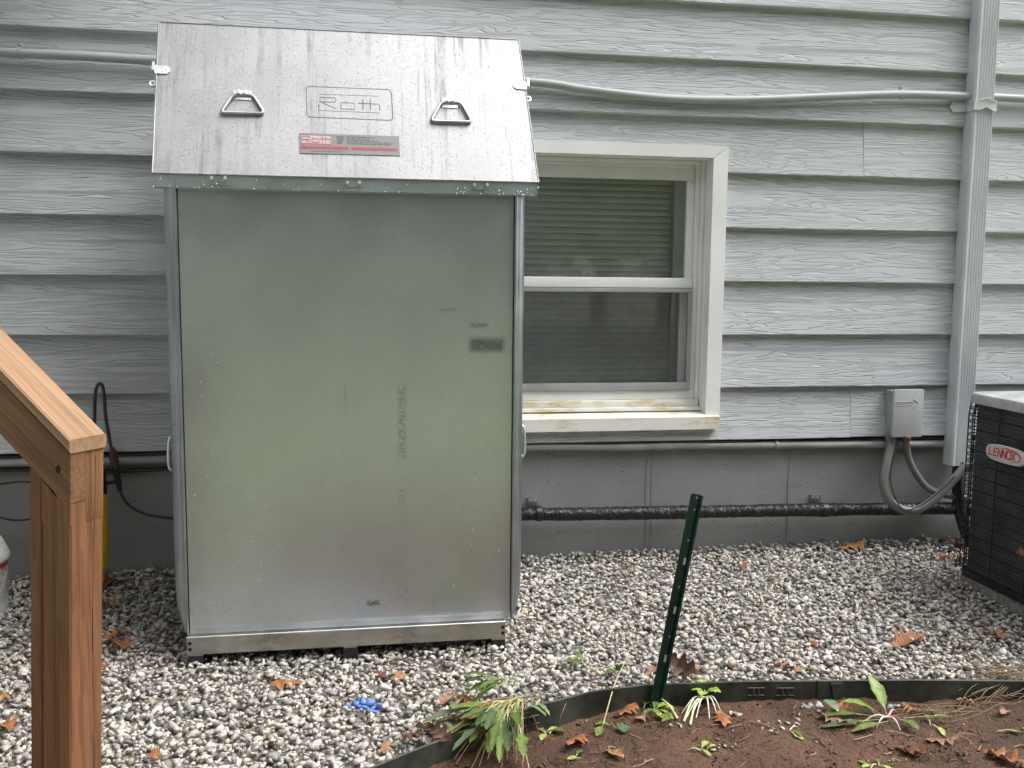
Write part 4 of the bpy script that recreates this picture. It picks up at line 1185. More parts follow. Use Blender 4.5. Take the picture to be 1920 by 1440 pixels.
# corner latch plates and eyelets
def latch(cx, cy, side, ex, ey):
    c = lid_px(cx, cy); g = MB(); fn = lambda q: c + LE * q.x + LU * q.y + LN * q.z
    pol = [(-0.020, -0.013), (0.012, -0.013), (0.020, -0.005), (0.020, 0.008), (0.012, 0.014), (-0.020, 0.014)]
    if side > 0: pol = [(-x, y) for x, y in pol][::-1]
    g.prism(pol, lambda u, v, d: fn(Vector((u, v, d))), 0.001, 0.0035)
    sx = -side * -1
    g.box((side * 0.0205, -0.008, -0.004), (side * 0.026, 0.020, 0.012), 0.0008, fn)
    o = build(g, 'latch_plate', 'zinc', lid, 35)
    g = MB()
    for dx, dy in ((-0.002, 0.007), (0.008, 0.000), (-0.001, -0.007)):
        q = c + LE * dx * -side + LU * dy + LN * 0.0038; k = 8
        g.add([q] + [q - LN * 0.0002 + 0.0026 * (LE * math.cos(6.283 * i / k) + LU * math.sin(6.283 * i / k)) for i in range(k)], [(0, 1 + i, 1 + (i + 1) % k) for i in range(k)])
    build(g, 'latch_screw', 'steel_wire', lid)
    e = lid_px(ex, ey, -0.006); g = MB(); k = 18
    g.tube([e + 0.0075 * (LE * math.cos(6.283 * i / k) + LU * math.sin(6.283 * i / k)) for i in range(k)], 0.0036, 8, closed=True)
    g.tube([e - LE * side * 0.009, e - LE * side * 0.03], 0.003, 6)
    build(g, 'eyelet', 'zinc', lid, 60)
latch(305, 132, -1, 286, 157); latch(975, 161, 1, 990, 186)
# embossed logo
def embo(name, paths, rad, closed=False):
    g = MB()
    for p in paths: g.tube(p, rad, 8, closed=closed)
    return build(g, name, 'emboss_shade', lid, 60)
fr = [(570, 161), (737, 168), (741, 228), (572, 221)]
P = [lid_px(x, y, 0.0) for x, y in fr]; rp = []
for i in range(4):
    a, b_, c_ = P[i - 1], P[i], P[(i + 1) % 4]; s0 = b_ + (a - b_).normalized() * 0.014; s1 = b_ + (c_ - b_).normalized() * 0.014
    for t in (0, 0.2, 0.4, 0.6, 0.8, 1): rp.append(s0 * (1 - t) ** 2 + b_ * 2 * t * (1 - t) + s1 * t * t)
g = MB(); ctr = sum(P, Vector()) / 4
g.tube([q + LN * 0.0004 for q in rp], 0.0015, 8, closed=True); g.tube([ctr + (q - ctr) * 0.955 + LN * 0.0004 for q in rp], 0.0020, 8, closed=True)
build(g, 'embossed_frame', 'emboss_shade', lid, 60)
ROTH = [[(0, 0), (0, .30)], [(0.02, .52), (.02, 1), (.27, 1), (.29, .88), (.27, .6), (.02, .56)], [(0.05, .52), (.28, .0)], [(.37, 0), (.37, .58), (.60, .58), (.60, 0), (.37, 0)], [(.66, .60), (1.0, .60), (1.03, .5), (1.03, 0)], [(.745, 0), (.745, 1)], [(.87, 0), (.87, 1)]]
def logo_fn(x0, y0, x1, y1, hpx):
    a, b_ = lid_px(x0, y0), lid_px(x1, y1); ex = (b_ - a) / 1.03
    t = lid_px(x0, y0 - hpx); hv = (t - a).dot(LU)
    return lambda u, v, nn=0: a + ex * u + LU * (v * hv) + LN * nn
lf = logo_fn(598, 203, 712, 208, 20)
embo('embossed_lettering', [[lf(u, v, 0.0004) for u, v in l] for l in ROTH], 0.0022)
embo('embossed_bar', [[lid_px(597, 177, 0.0004), lid_px(710, 181, 0.0004)], [lid_px(597, 207.5, 0.0004), lid_px(712, 212.5, 0.0004)]], 0.0019)
# maker's sticker
sa, sb, sc_, sd = [lid_px(x, y) for x, y in ((561, 250), (748, 256.5), (750, 293), (562, 288))]
def st(u, v, nn=0): return (sd * (1 - u) + sc_ * u) * (1 - v) + (sa * (1 - u) + sb * u) * v + LN * (0.0028 + nn)
g = MB()
g.add([st(0, 0), st(1, 0), st(1, 1), st(0, 1), st(0, 0, -0.0012), st(1, 0, -0.0012), st(1, 1, -0.0012), st(0, 1, -0.0012)], [(0, 1, 2, 3), (0, 1, 5, 4), (1, 2, 6, 5), (2, 3, 7, 6), (3, 0, 4, 7)], 0)
def bar(u0, u1, v0, v1, mi, nn): g.add([st(u0, v0, nn), st(u1, v0, nn), st(u1, v1, nn), st(u0, v1, nn)], [(0, 1, 2, 3)], mi)
bar(0.015, 0.31, 0.44, 0.94, 3, 0.0003)
bar(0.015, 0.485, 0.235, 0.37, 1, 0.0006); bar(0.515, 0.975, 0.235, 0.37, 1, 0.0006)
bar(0.015, 0.31, 0.895, 0.93, 1, 0.0006); bar(0.015, 0.31, 0.455, 0.49, 1, 0.0006)
g.strokes([[((0.025 + u * 0.272) * 0.286, (0.55 + v * 0.28) * 0.056) for u, v in l] for l in [[(0, 0), (0, 1), (.27, 1), (.27, .45), (0, .45)], [(.1, .45), (.29, 0)], [(.37, 0), (.37, .6), (.62, .6), (.62, 0), (.37, 0)], [(.66, .62), (1.02, .62), (1.02, 0)], [(.745, 0), (.745, 1)], [(.87, 0), (.87, 1)]]], 0.0015, lambda u, v, nn: st(u / 0.286, v / 0.056, nn), 0.0007, 0.00003, 1)
rr = random.Random(3)
for r_ in range(5):
    v = 0.86 - r_ * 0.085; u = 0.37
    bar(u, u + 0.075 - 0.02 * (r_ > 2), v, v + 0.035, 2, 0.0006); u += 0.10
    ue = (0.76, 0.70, 0.78, 0.92, 0.93)[r_]
    while u < ue:
        w_ = rr.uniform(0.02, 0.07); bar(u, min(ue, u + w_), v, v + 0.032, 2, 0.0006); u += w_ + 0.012
u = 0.11
while u < 0.42: w_ = rr.uniform(0.02, 0.05); bar(u, u + w_, 0.10, 0.135, 2, 0.0006); u += w_ + 0.012
build(g, 'sticker', ['label_grey', 'label_pink', 'label_blue', 'label_white'], lid, recalc=False)

# ================================================================== STAIR RAILING
rl = empty('stair_railing', (-0.6, -1.28, -0.52), 'brown wooden stair railing end with sloping cap board and notched post', 'railing')
sdir = Vector((0.82, -0.572, 0)).normalized(); ndir = Vector((0.572, 0.82, 0)).normalized()
corner = on_y(130, 945, -1.46); ZR = corner.z + 0.012; corner = Vector((corner.x, corner.y, 0))
LEAN = 0.040
KR = 0.915
def rp_(s_, n_, z):      # s: along stairs (0 at the post's end face, negative up the stairs), n: across (0 = near side face)
    b_ = corner + (sdir * s_ + ndir * n_) * KR; z = ZR + (z - 0.118) * KR
    return Vector((b_.x + (z - 0.1) * LEAN, b_.y, z))
def rbox(s0, s1, n0, n1, z0, z1, bev=0.003, slope=0.0):
    g = MB(); g.box((s0, n0, z0), (s1, n1, z1), bev, lambda c: c)
    return g
def place(g, slope=0.0):
    g.v = [tuple(rp_(v[0], v[1], v[2] - slope * v[0])) for v in g.v]; return g
def local_build(g, name, mat, parent, axis_dirs=None, **kw):
    """mesh kept in railing axes (s,n,z) so that wood grain follows the piece"""
    return build(place(g, kw.pop('slope', 0.0)), name, mat, parent, 35, **kw)
PW_ = 0.089
zc_ = 0.228
SL = 0.66
# lower part of post below the notch, and the rear half that runs up to the cap
def post_mesh():
    g = MB(); b = 0.004; zt = 0.105
    poly = [(-PW_, 0), (0, 0), (0, PW_), (-PW_, PW_)]
    g.box((-PW_, 0, -0.62), (0, PW_, 0.02), b)
    return g
g = MB(); g.prism([(-0.004, 0.0), (0.0, 0.004), (0.0, PW_ - 0.004), (-0.004, PW_), (-PW_ + 0.004, PW_), (-PW_, PW_ - 0.004), (-PW_, 0.004), (-PW_ + 0.004, 0.0)], lambda u, v, d: (u, v, d), -0.80, 0.055)
nf = 0.040
# near half with sloping shoulder
g.add([(-PW_, 0.0, 0.0552), (-0.0, 0.0, 0.0552), (0.0, nf, 0.0552), (-PW_, nf, 0.0552), (-PW_, 0.0, 0.15), (-0.05, 0.0, 0.118), (-0.0, 0.0, 0.106), (0.0, nf, 0.106), (-0.05, nf, 0.118), (-PW_, nf, 0.15)],
      [(0, 1, 6, 5, 4), (3, 9, 8, 7, 2), (1, 2, 7, 6), (0, 4, 9, 3), (4, 5, 8, 9), (5, 6, 7, 8)])
g.box((-PW_, nf + 0.001, 0.0552), (-0.0005, PW_, zc_ - 0.004), 0.002)
build(place(g), 'post', 'wood_z', rl, 30)
g = MB(); cr = [(0.0004, 0.062 + 0.003 * math.sin(z * 9) + 0.0016 * mnoise.noise(Vector((z * 20, 0, 0))), z) for z in np.linspace(-0.60, 0.20, 40)]
for a, b_ in zip(cr[:-1], cr[1:]):
    wd = 0.0009 * (0.35 + abs(mnoise.noise(Vector((a[2] * 7, 3, 1)))) * 2)
    g.add([(a[0], a[1] - wd, a[2]), (a[0], a[1] + wd, a[2]), (b_[0], b_[1] + wd, b_[2]), (b_[0], b_[1] - wd, b_[2])], [(0, 1, 2, 3)])
build(place(g), 'drying_crack', 'lead_end', rl)
# sloping rail let into the post (its end flush with the post's end face)
g = MB(); L = 0.95
g.prism([(0.0015, 0.107), (0.0015, 0.214), (-L, 0.214 + SL * L), (-L, 0.095 + SL * L), (-0.05, 0.128), (-0.03, 0.110)], lambda u, v, d: (u, d, v), -0.0015, nf - 0.001)
build(place(g), 'rail', 'wood_x', rl, 30)
g = MB(); g.lathe([(0.0, -0.0012), (0.0085, -0.0012), (0.0095, 0.0004)], (0, 0, 0), 12, axis='y')
hc = (-0.036, -0.0018, 0.178); g.v = [(v[0] * 0.8 + hc[0], v[1] + hc[1], v[2] + hc[2]) for v in g.v]; build(place(g), 'knot_hole', 'lead_end', rl)
# cap board lying on top
g = MB(); b = 0.004
ct = 0.031
g.prism([(-0.004, 0), (-ct + 0.004, 0), (-ct, 0.004), (-ct, 0.094), (-ct + 0.004, 0.098), (-0.004, 0.098), (0, 0.094), (0, 0.004)], lambda u, v, d: (d, v - 0.006, u + 0.250 - SL * d), 0.004, -L)
build(place(g), 'cap_board', ['wood_cap'], rl, 30)
# baluster
g = MB(); g.prism([(-0.038, 0.003), (-0.036, 0.0), (-0.002, 0.0), (0, 0.003), (0, 0.036), (-0.003, 0.038), (-0.036, 0.038), (-0.038, 0.036)], lambda u, v, d: (u - 0.142, v + 0.041, d), -0.70, 0.24)
build(place(g), 'baluster', 'wood_z', rl, 30)
g = MB(); g.box((-0.82, nf + 0.001, -0.80), (-0.82 + PW_, PW_, 0.85), 0.003); build(place(g), 'post', 'wood_z', rl, 30)

# ================================================================== THINGS AT THE LEFT
def wire(name, pts, rad, mat, label, cat='cable', **kw):
    g = MB(); g.tube(bez(pts, 8), rad, 8); return build(g, name, mat, None, 60, label, cat, **kw)
lw = empty('power_cord', (-0.8, -0.06, -0.2), 'black power cord hanging in a loop with a brown plug beside the tank', 'power cord')
g = MB(); g.tube(bez([tuple(on_y(x, y, -0.055)) for x, y in ((172, 860), (177, 800), (179, 735), (189, 719), (195, 738), (198, 780), (204, 815), (209, 842))], 8), 0.0058, 8); build(g, 'cord_loop', 'cable', lw, 60)
a, b_ = on_y(211, 845, -0.055), on_y(217, 878, -0.055); g = MB(); g.tube([a, a * 0.7 + b_ * 0.3, b_], [0.013, 0.015, 0.0145], 12); g.tube([a + Vector((0, 0, 0.012)), a], [0.007, 0.010], 10); build(g, 'plug', 'brown', lw, 40)
a2, b2 = on_y(217, 879, -0.055), on_y(225, 920, -0.055); g = MB(); g.tube([a2, a2 * 0.5 + b2 * 0.5, b2], [0.0125, 0.0105, 0.0085], 12); g.tube([on_y(200, 906, -0.05), on_y(228, 902, -0.05)], 0.006, 8); build(g, 'connector', 'black', lw, 40)
g = MB(); g.tube(bez([tuple(on_y(x, y, -0.055)) for x, y in ((224, 915), (229, 930), (243, 948), (270, 963), (300, 969), (330, 972))], 8), 0.0052, 8); build(g, 'cord_tail', 'cable', lw, 60)
wire('black_wire', [tuple(on_y(x, y, 0.004)) for x, y in ((-80, 884), (60, 880), (190, 884), (260, 882), (330, 878))], 0.007, 'cable', 'black wire running along the foundation top left of the tank')
wire('black_wire', [tuple(on_y(x, y, -0.02)) for x, y in ((-60, 912), (-20, 910), (10, 906), (40, 903), (70, 905))], 0.004, 'cable', 'thin wire bowing upward between the railing baluster and picture edge')
wire('black_wire', [tuple(on_y(x, y, -0.06)) for x, y in ((-60, 945), (-20, 960), (5, 971), (30, 975), (60, 973))], 0.004, 'cable', 'thin wire sagging just above the white domed canister')
# yellow handle behind the post
yl = on_y(190, 925, -0.10)
ym = empty('yellow_handle_tool', (yl.x - 0.02, -0.10, -0.46), 'yellow plastic handle standing against the foundation behind the railing post', 'tool')
zb = on_y(190, 1068, -0.10).z
cxy = yl.x - 0.012
g = MB(); g.lathe([(0.0, zb - 0.02), (0.010, zb - 0.018), (0.016, zb), (0.026, zb + 0.04), (0.030, zb + 0.12), (0.030, yl.z)], (cxy, -0.10, 0), 20); g.lathe([(0.012, -0.47), (0.012, zb - 0.015)], (cxy, -0.10, 0), 10); build(g, 'grip', 'yellow', ym, 40)
g = MB(); g.lathe([(0.0305, yl.z), (0.031, yl.z + 0.01), (0.028, yl.z + 0.07), (0.022, yl.z + 0.085), (0.0, yl.z + 0.088)], (cxy, -0.10, 0), 20); build(g, 'collar', 'black', ym, 40)
# domed canister at the picture edge
cc0 = Vector((-1.20, -0.24, gravel_z(-1.2, -0.24)))
cn = empty('canister', cc0, 'white domed canister in crinkled clear plastic at the picture edge beside the railing', 'canister')
g = MB(); z0 = cc0.z; g.lathe([(0.0, z0 + 0.285), (0.03, z0 + 0.283), (0.07, z0 + 0.268), (0.10, z0 + 0.238), (0.118, z0 + 0.195), (0.121, z0 + 0.178), (0.116, z0 + 0.172)], (cc0.x, cc0.y, 0), 36); build(g, 'dome', 'canister', cn, 60)
g = MB()
zz = [z0 + 0.172, z0 + 0.15, z0 + 0.11, z0 + 0.07, z0 + 0.03, z0 - 0.01]
for z in zz:
    for k in range(40):
        a = 6.283 * k / 40; r_ = 0.112 - 0.02 * (z0 + 0.17 - z) + 0.004 * mnoise.noise(Vector((math.cos(a) * 4, math.sin(a) * 4, z * 30)))
        g.v.append((cc0.x + r_ * math.cos(a), cc0.y + r_ * math.sin(a), z))
for i in range(len(zz) - 1):
    for k in range(40): g.f.append((i * 40 + k, i * 40 + (k + 1) % 40, (i + 1) * 40 + (k + 1) % 40, (i + 1) * 40 + k)); g.mi.append(0)
build(g, 'body', 'bag', cn, 60)
g = MB(); g.lathe([(0.1135, z0 + 0.156), (0.1135, z0 + 0.168)], (cc0.x, cc0.y, 0), 36, ang0=R(-90), ang1=R(10)); build(g, 'red_band', 'red', cn, 60)

# ================================================================== EDGING, STAKE
def edge_strip(name, xa, xb, label, slots=(), lap=0.0, dz=0.0):
    root = empty(name, ((xa + xb) / 2, edge_y((xa + xb) / 2), -0.5), label, 'lawn edging', 'steel lawn edging strips')
    n = max(6, int((xb - xa) / 0.04)); g = MB(); vs = []; fs = []
    for i in range(n + 1):
        x = xa + (xb - xa) * i / n; y = edge_y(x) - lap
        zt = gravel_z(x, y) + 0.012 + dz + 0.003 * math.sin(x * 5)
        vs += [(x, y, -0.68), (x, y, zt - 0.002), (x, y + 0.0045 + 0.001, zt), (x, y + 0.008, zt - 0.004), (x, y + 0.008, -0.68)]
    for i in range(n):
        for q in range(4): a = i * 5 + q; fs.append((a, a + 5, a + 6, a + 1))
    fs += [(0, 1, 2, 3, 4), tuple(n * 5 + q for q in (4, 3, 2, 1, 0))]
    g.add(vs, fs); build(g, 'strip', 'edging', root, 40)
    for x, w_ in slots:
        y0, y1 = edge_y(x) - lap, edge_y(x + w_) - lap; zt = gravel_z(x, y0) + dz
        g = MB()
        for (ax, bx, az, bz) in ((x, x + w_, zt - 0.030, zt - 0.012),):
            ya_ = edge_y(ax) - lap; yb_ = edge_y(bx) - lap
            g.add([(ax, ya_ - 0.0006, az), (bx, yb_ - 0.0006, az), (bx, yb_ - 0.0006, bz), (ax, ya_ - 0.0006, bz)], [(0, 1, 2, 3)])
        build(g, 'slot', 'edging_dark', root)
        g = MB()
        for f_ in (0.33, 0.66):
            xx = x + w_ * f_; yy = edge_y(xx) - lap; g.box((xx - 0.0025, yy - 0.003, zt - 0.030), (xx + 0.0025, yy - 0.0012, zt - 0.012))
        for zz in (zt - 0.0315, zt - 0.0105): g.tube([(x - 0.002, edge_y(x) - lap - 0.001, zz), (x + w_ + 0.002, edge_y(x + w_) - lap - 0.001, zz)], 0.0018, 6)
        build(g, 'slot_rim', 'edging', root)
    return root
edge_strip('lawn_edging', -0.38, 0.345, 'green steel edging strip curving out of the picture bottom under the big weed')
edge_strip('lawn_edging', 0.335, 0.80, 'green steel edging strip between the big weed and the leaning post', ((0.435, 0.042),), 0.003)
edge_strip('lawn_edging', 0.80, 1.290, 'green steel edging strip with two slots beside the leaning post', ((1.085, 0.042), (1.165, 0.045)), 0.006)
er = edge_strip('lawn_edging', 1.275, 3.1, 'long green steel edging strip running to the picture edge under the straw', (), 0.010, 0.002)
g = MB(); x = 1.325; y = edge_y(x) - 0.010; g.prism([(x - 0.012, -0.508), (x + 0.014, -0.508), (x + 0.026, -0.63), (x + 0.004, -0.63)], lambda u, v, d: (u, d, v), y - 0.006, y - 0.001); g.box((x - 0.016, y - 0.007, -0.509), (x + 0.018, y + 0.012, -0.500), 0.001); build(g, 'stake_clip', 'edging', er)

# leaning U-channel post
pb = on_y(1229, 1312, -1.045) + Vector((-0.004, 0, -0.03)); pt_ = on_y(1306, 927, -1.05)
ax = (pt_ - pb).normalized(); PL = (pt_ - pb).length
sx_ = Vector((math.cos(R(12)), -math.sin(R(12)), 0)); sx_ = (sx_ - ax * sx_.dot(ax)).normalized(); sy_ = ax.cross(sx_).normalized()
if sy_.y > 0: sy_ = -sy_
def pf(u, v, d): return pb + ax * d + sx_ * u + sy_ * v
ust = empty('fence_post', pb, 'dark green steel U-channel fence post leaning to the side in the gravel edge', 'fence post')
uprof = [(-0.0165, 0.010), (-0.0135, 0.010), (-0.0115, -0.004), (0.0075, -0.004), (0.0125, 0.008), (0.0175, 0.009), (0.0178, 0.0065), (0.0142, 0.0055), (0.0092, -0.0075), (-0.0135, -0.0075)]
g = MB(); g.prism(uprof, pf, 0.0, PL); build(g, 'channel', 'post_green', ust, 30)
for i, t in enumerate((0.985, 0.93, 0.79, 0.695, 0.575, 0.47, 0.345, 0.245)):
    d = PL * t; g = MB()
    if i % 2 == 0 or i == 1:
        k = 8; c = pf(0.003, -0.0032, d); g.add([c + sy_ * 0.0001] + [c + 0.0033 * (sx_ * math.cos(6.283 * q / k) * 0.8 + ax * math.sin(6.283 * q / k)) for q in range(k)], [(0, 1 + q, 1 + (q + 1) % k) for q in range(k)])
        build(g, 'hole', 'label_white', ust)
    else:
        g.prism([(0.000, d - 0.009), (0.006, d - 0.009), (0.006, d + 0.009), (0.000, d + 0.009)], lambda u, v, dd: pf(u, dd, v), -0.0035, 0.003); build(g, 'tab', 'conduit', ust)
g = MB(); g.prism([(-0.028, 0.062), (0.024, 0.062), (0.034, 0.035), (0.022, 0.0), (-0.022, 0.0), (-0.036, 0.03)], lambda u, v, d: pf(u, d, v), -0.0105, -0.0078); build(g, 'anchor_plate', 'post_green', ust)

# ================================================================== LEAVES, WEEDS, LITTER
def oak_leaf_mesh(seed, L):
    r2 = random.Random(seed); n = 22; vs = []; fs = []
    lob = r2.uniform(3.2, 4.2); curl = r2.uniform(0.3, 1.0) * r2.choice((-1, 1, 1)); bend = r2.uniform(-0.5, 0.6); tw = r2.uniform(-0.5, 0.5); ph = r2.uniform(-0.15, 0.15)
    for i in range(n + 1):
        t = i / n
        env = math.sin(math.pi * min(1, t ** 0.8 * 0.98 + 0.01)) * (0.75 + 0.5 * t) * 0.30
        row = []
        for side in (-1, 1):
            l_ = 0.36 + 0.64 * (0.5 + 0.5 * math.cos(2 * math.pi * (t * lob + ph * side))) ** 0.8
            wd = L * env * l_ * r2.uniform(0.9, 1.1) + 0.0008
            row.append((side, wd, t + 0.05 * l_ * env))
        for side, wd, tt in (row[0], None, row[1]) if False else [row[0], (0, 0, t), row[1]]:
            x = (tt - 0.5) * L; y = side * wd
            z = curl * 3.2 * y * y / L + bend * 0.55 * (t - 0.45) ** 2 * L * 1.6 + tw * y * (t - 0.5) * 0.9 + 0.03 * L * math.sin(t * 9 + side + seed)
            vs.append((x, y, z))
    for i in range(n):
        a = i * 3; fs += [(a, a + 3, a + 4, a + 1), (a + 1, a + 4, a + 5, a + 2)]
    # stalk
    return vs, fs
def oak_leaf(px, py, Lpx, tone, label, rot=None, lift=0.006, tilt=0.25, seed=None, dark=1.0, group=None):
    p = on_ground(px, py); dist = (p - CAM_POS).length; L = Lpx / FPX * dist * 1.12
    seed = seed if seed is not None else int(px * 7 + py)
    r2 = random.Random(seed + 5)
    vs, fs = oak_leaf_mesh(seed, L)
    g = MB(); g.add(vs, fs)
    o0 = len(g.v); g.tube([(-0.5 * L, 0, vs[1][2]), (-0.62 * L, 0.01 * L, vs[1][2] + 0.03 * L)], 0.0009, 5)
    col = {'o': (0.32, 0.125, 0.05), 't': (0.34, 0.18, 0.095), 'r': (0.17, 0.058, 0.03), 'd': (0.085, 0.036, 0.022), 'p': (0.32, 0.175, 0.12), 'y': (0.36, 0.18, 0.055)}[tone]
    cols = []
    for i, v in enumerate(g.v):
        k = r2.uniform(0.85, 1.1) * (0.82 if i % 3 == 1 and i < o0 else 1.0); cols.append((col[0] * k, col[1] * k, col[2] * k, 1))
    zmin = min(v[2] for v in g.v)
    me = build(g, 'oak_leaf', 'leaf_dead', None, 60, label, 'leaf', group or 'fallen oak leaves', recalc=False, colors=cols)
    me.location = p + Vector((0, 0, lift - zmin * 0.6))
    me.rotation_euler = (r2.uniform(-tilt, tilt), r2.uniform(-tilt, tilt), r2.uniform(0, 6.28) if rot is None else rot)
    return me
LV = [
 (537, 1290, 52, 'o', 'orange oak leaf alone on the gravel below the middle of the tank rail'),
 (748, 1275, 46, 't', 'tan oak leaf on the gravel below the tank rail, above the blue paint'),
 (715, 1272, 26, 'r', 'small reddish leaf piece on gravel touching the tan leaf under the tank'),
 (228, 1216, 56, 'o', 'large rust oak leaf on gravel between the railing post and tank foot'),
 (215, 1200, 40, 'y', 'yellowish oak leaf half under the rust leaf beside the railing post'),
 (203, 1100, 44, 'r', 'dark red oak leaf at the foundation just behind the railing post'),
 (206, 1140, 36, 't', 'tan curled oak leaf beside the railing post nearer the foundation'),
 (196, 1258, 22, 'o', 'small orange leaf piece tucked against the railing post'),
 (8, 1368, 60, 'o', 'orange oak leaf on gravel at the picture edge behind the baluster'),
 (8, 1318, 34, 'y', 'yellow oak leaf on gravel at the picture edge above the orange one'),
 (293, 1428, 34, 'o', 'upright orange leaf piece on gravel at the picture bottom'),
 (1602, 1032, 48, 'y', 'golden oak leaf on the gravel at the foundation under the black pipe'),
 (1525, 1018, 34, 'r', 'brown oak leaf against the foundation beside the golden leaf'),
 (1390, 1020, 26, 'd', 'small dark brown leaf on gravel against the foundation right of the leaning post'),
 (1704, 1209, 64, 'o', 'long rusty oak leaf lying flat on the open gravel before the condenser'),
 (1527, 1214, 30, 'o', 'small orange oak leaf on open gravel halfway between post and rusty leaf'),
 (1468, 1256, 40, 'p', 'pinkish oak leaf on gravel just behind the slotted edging'),
 (1496, 1262, 26, 'y', 'small yellow leaf on gravel behind the slotted edging'),
 (1646, 1250, 26, 'd', 'small dark leaf on gravel behind the long edging strip'),
 (1800, 1222, 28, 'd', 'dark curled leaf upright on the gravel near the picture edge'),
 (1862, 1196, 44, 't', 'tan speckled oak leaf on gravel below the condenser'),
 (1768, 1053, 34, 'o', 'orange oak leaf in the shade at the condenser corner'),
 (1795, 1030, 30, 'r', 'brown oak leaf standing against the condenser corner'),
 (1800, 1056, 32, 'd', 'dark red oak leaf wedged under the condenser corner'),
 (1858, 1098, 48, 'o', 'bright orange oak leaf lying along the condenser base'),
 (1916, 1042, 30, 'p', 'pale leaf caught on the condenser grille at the picture edge'),
 (838, 1320, 40, 't', 'tan oak leaf on gravel left of the big weed'),
 (880, 1322, 46, 'o', 'orange oak leaf on gravel against the top of the big weed'),
 (866, 1366, 62, 't', 'large tan oak leaf lying over the edging left of the big weed'),
 (826, 1392, 50, 'd', 'dark brown oak leaf in the pile beside the edging'),
 (796, 1416, 60, 'p', 'pinkish brown curled leaf in the pile at the picture bottom'),
 (768, 1400, 44, 'r', 'reddish brown leaf at the picture bottom over the edging'),
 (722, 1412, 44, 't', 'tan leaf on gravel at the picture bottom by the edging'),
 (898, 1290, 20, 'o', 'tiny orange leaf piece on gravel above the big weed'),
 (1272, 1300, 66, 'd', 'large dark brown oak leaf hanging over the edging behind the leaning post'),
 (1290, 1262, 44, 'y', 'golden oak leaf on gravel beside the foot of the leaning post'),
 (1224, 1264, 34, 'p', 'pink oak leaf on gravel behind the foot of the leaning post'),
 (1178, 1336, 52, 'o', 'orange oak leaf on the soil left of the leaning post'),
 (1206, 1350, 34, 'p', 'pinkish oak leaf on the soil below the leaning post'),
 (1080, 1394, 62, 'o', 'orange curled oak leaf on the soil right of the big weed'),
 (1152, 1418, 50, 't', 'tan oak leaf on the soil at the picture bottom'),
 (1012, 1438, 40, 'd', 'dark brown leaf on the soil at the picture bottom beside the big weed'),
 (958, 1408, 26, 'o', 'small orange leaf beside the lower leaves of the big weed'),
 (1355, 1352, 52, 'o', 'orange oak leaf under the roots of the seedling by the edging'),
 (1580, 1332, 40, 'o', 'orange oak leaf between the edging and the broad-leaved weed'),
 (1565, 1356, 42, 'p', 'pale brown leaf under the stems of the broad-leaved weed'),
 (1706, 1336, 34, 'y', 'yellowish leaf on the soil right of the broad-leaved weed'),
 (1766, 1394, 46, 'p', 'pinkish tan oak leaf on the soil below the straw'),
 (1712, 1418, 54, 'r', 'reddish brown oak leaf on the soil near the picture bottom'),
 (1882, 1428, 64, 'o', 'large orange oak leaf at the bottom corner of the soil'),
 (1884, 1340, 28, 'p', 'small pale leaf on the soil beneath the straw'),
 (1812, 1322, 26, 't', 'small tan leaf on the soil at the foot of the long edging'),
 (1520, 1180, 18, 'd', 'tiny dark leaf piece on the open gravel'),
 (1395, 1066, 20, 'o', 'tiny orange leaf piece on gravel right of the leaning post'),
]
for px, py, L, tone, lab in LV:
    vert = px in (1795, 1916, 1272, 293, 1800)
    o = oak_leaf(px, py, L, tone, lab, lift=0.010 if py < 1330 and px != 866 else 0.006)
    if px == 1272: o.rotation_euler = (0.9, 0.2, -0.7); o.location.z += 0.018; o.location.y -= 0.012
    if px == 1795 or px == 293: o.rotation_euler = (1.1, 0.3, 1.2); o.location.z += 0.012
    if px == 1916:
        q = on_plane(1914, 1040, Vector((AX0 - 0.01, 0, 0)), Vector((1, 0, 0))); o.location = q; o.rotation_euler = (1.3, 0.2, 1.5)
    if px in (866, 826, 796, 768): o.location.z += 0.016; o.rotation_euler.x += 0.4

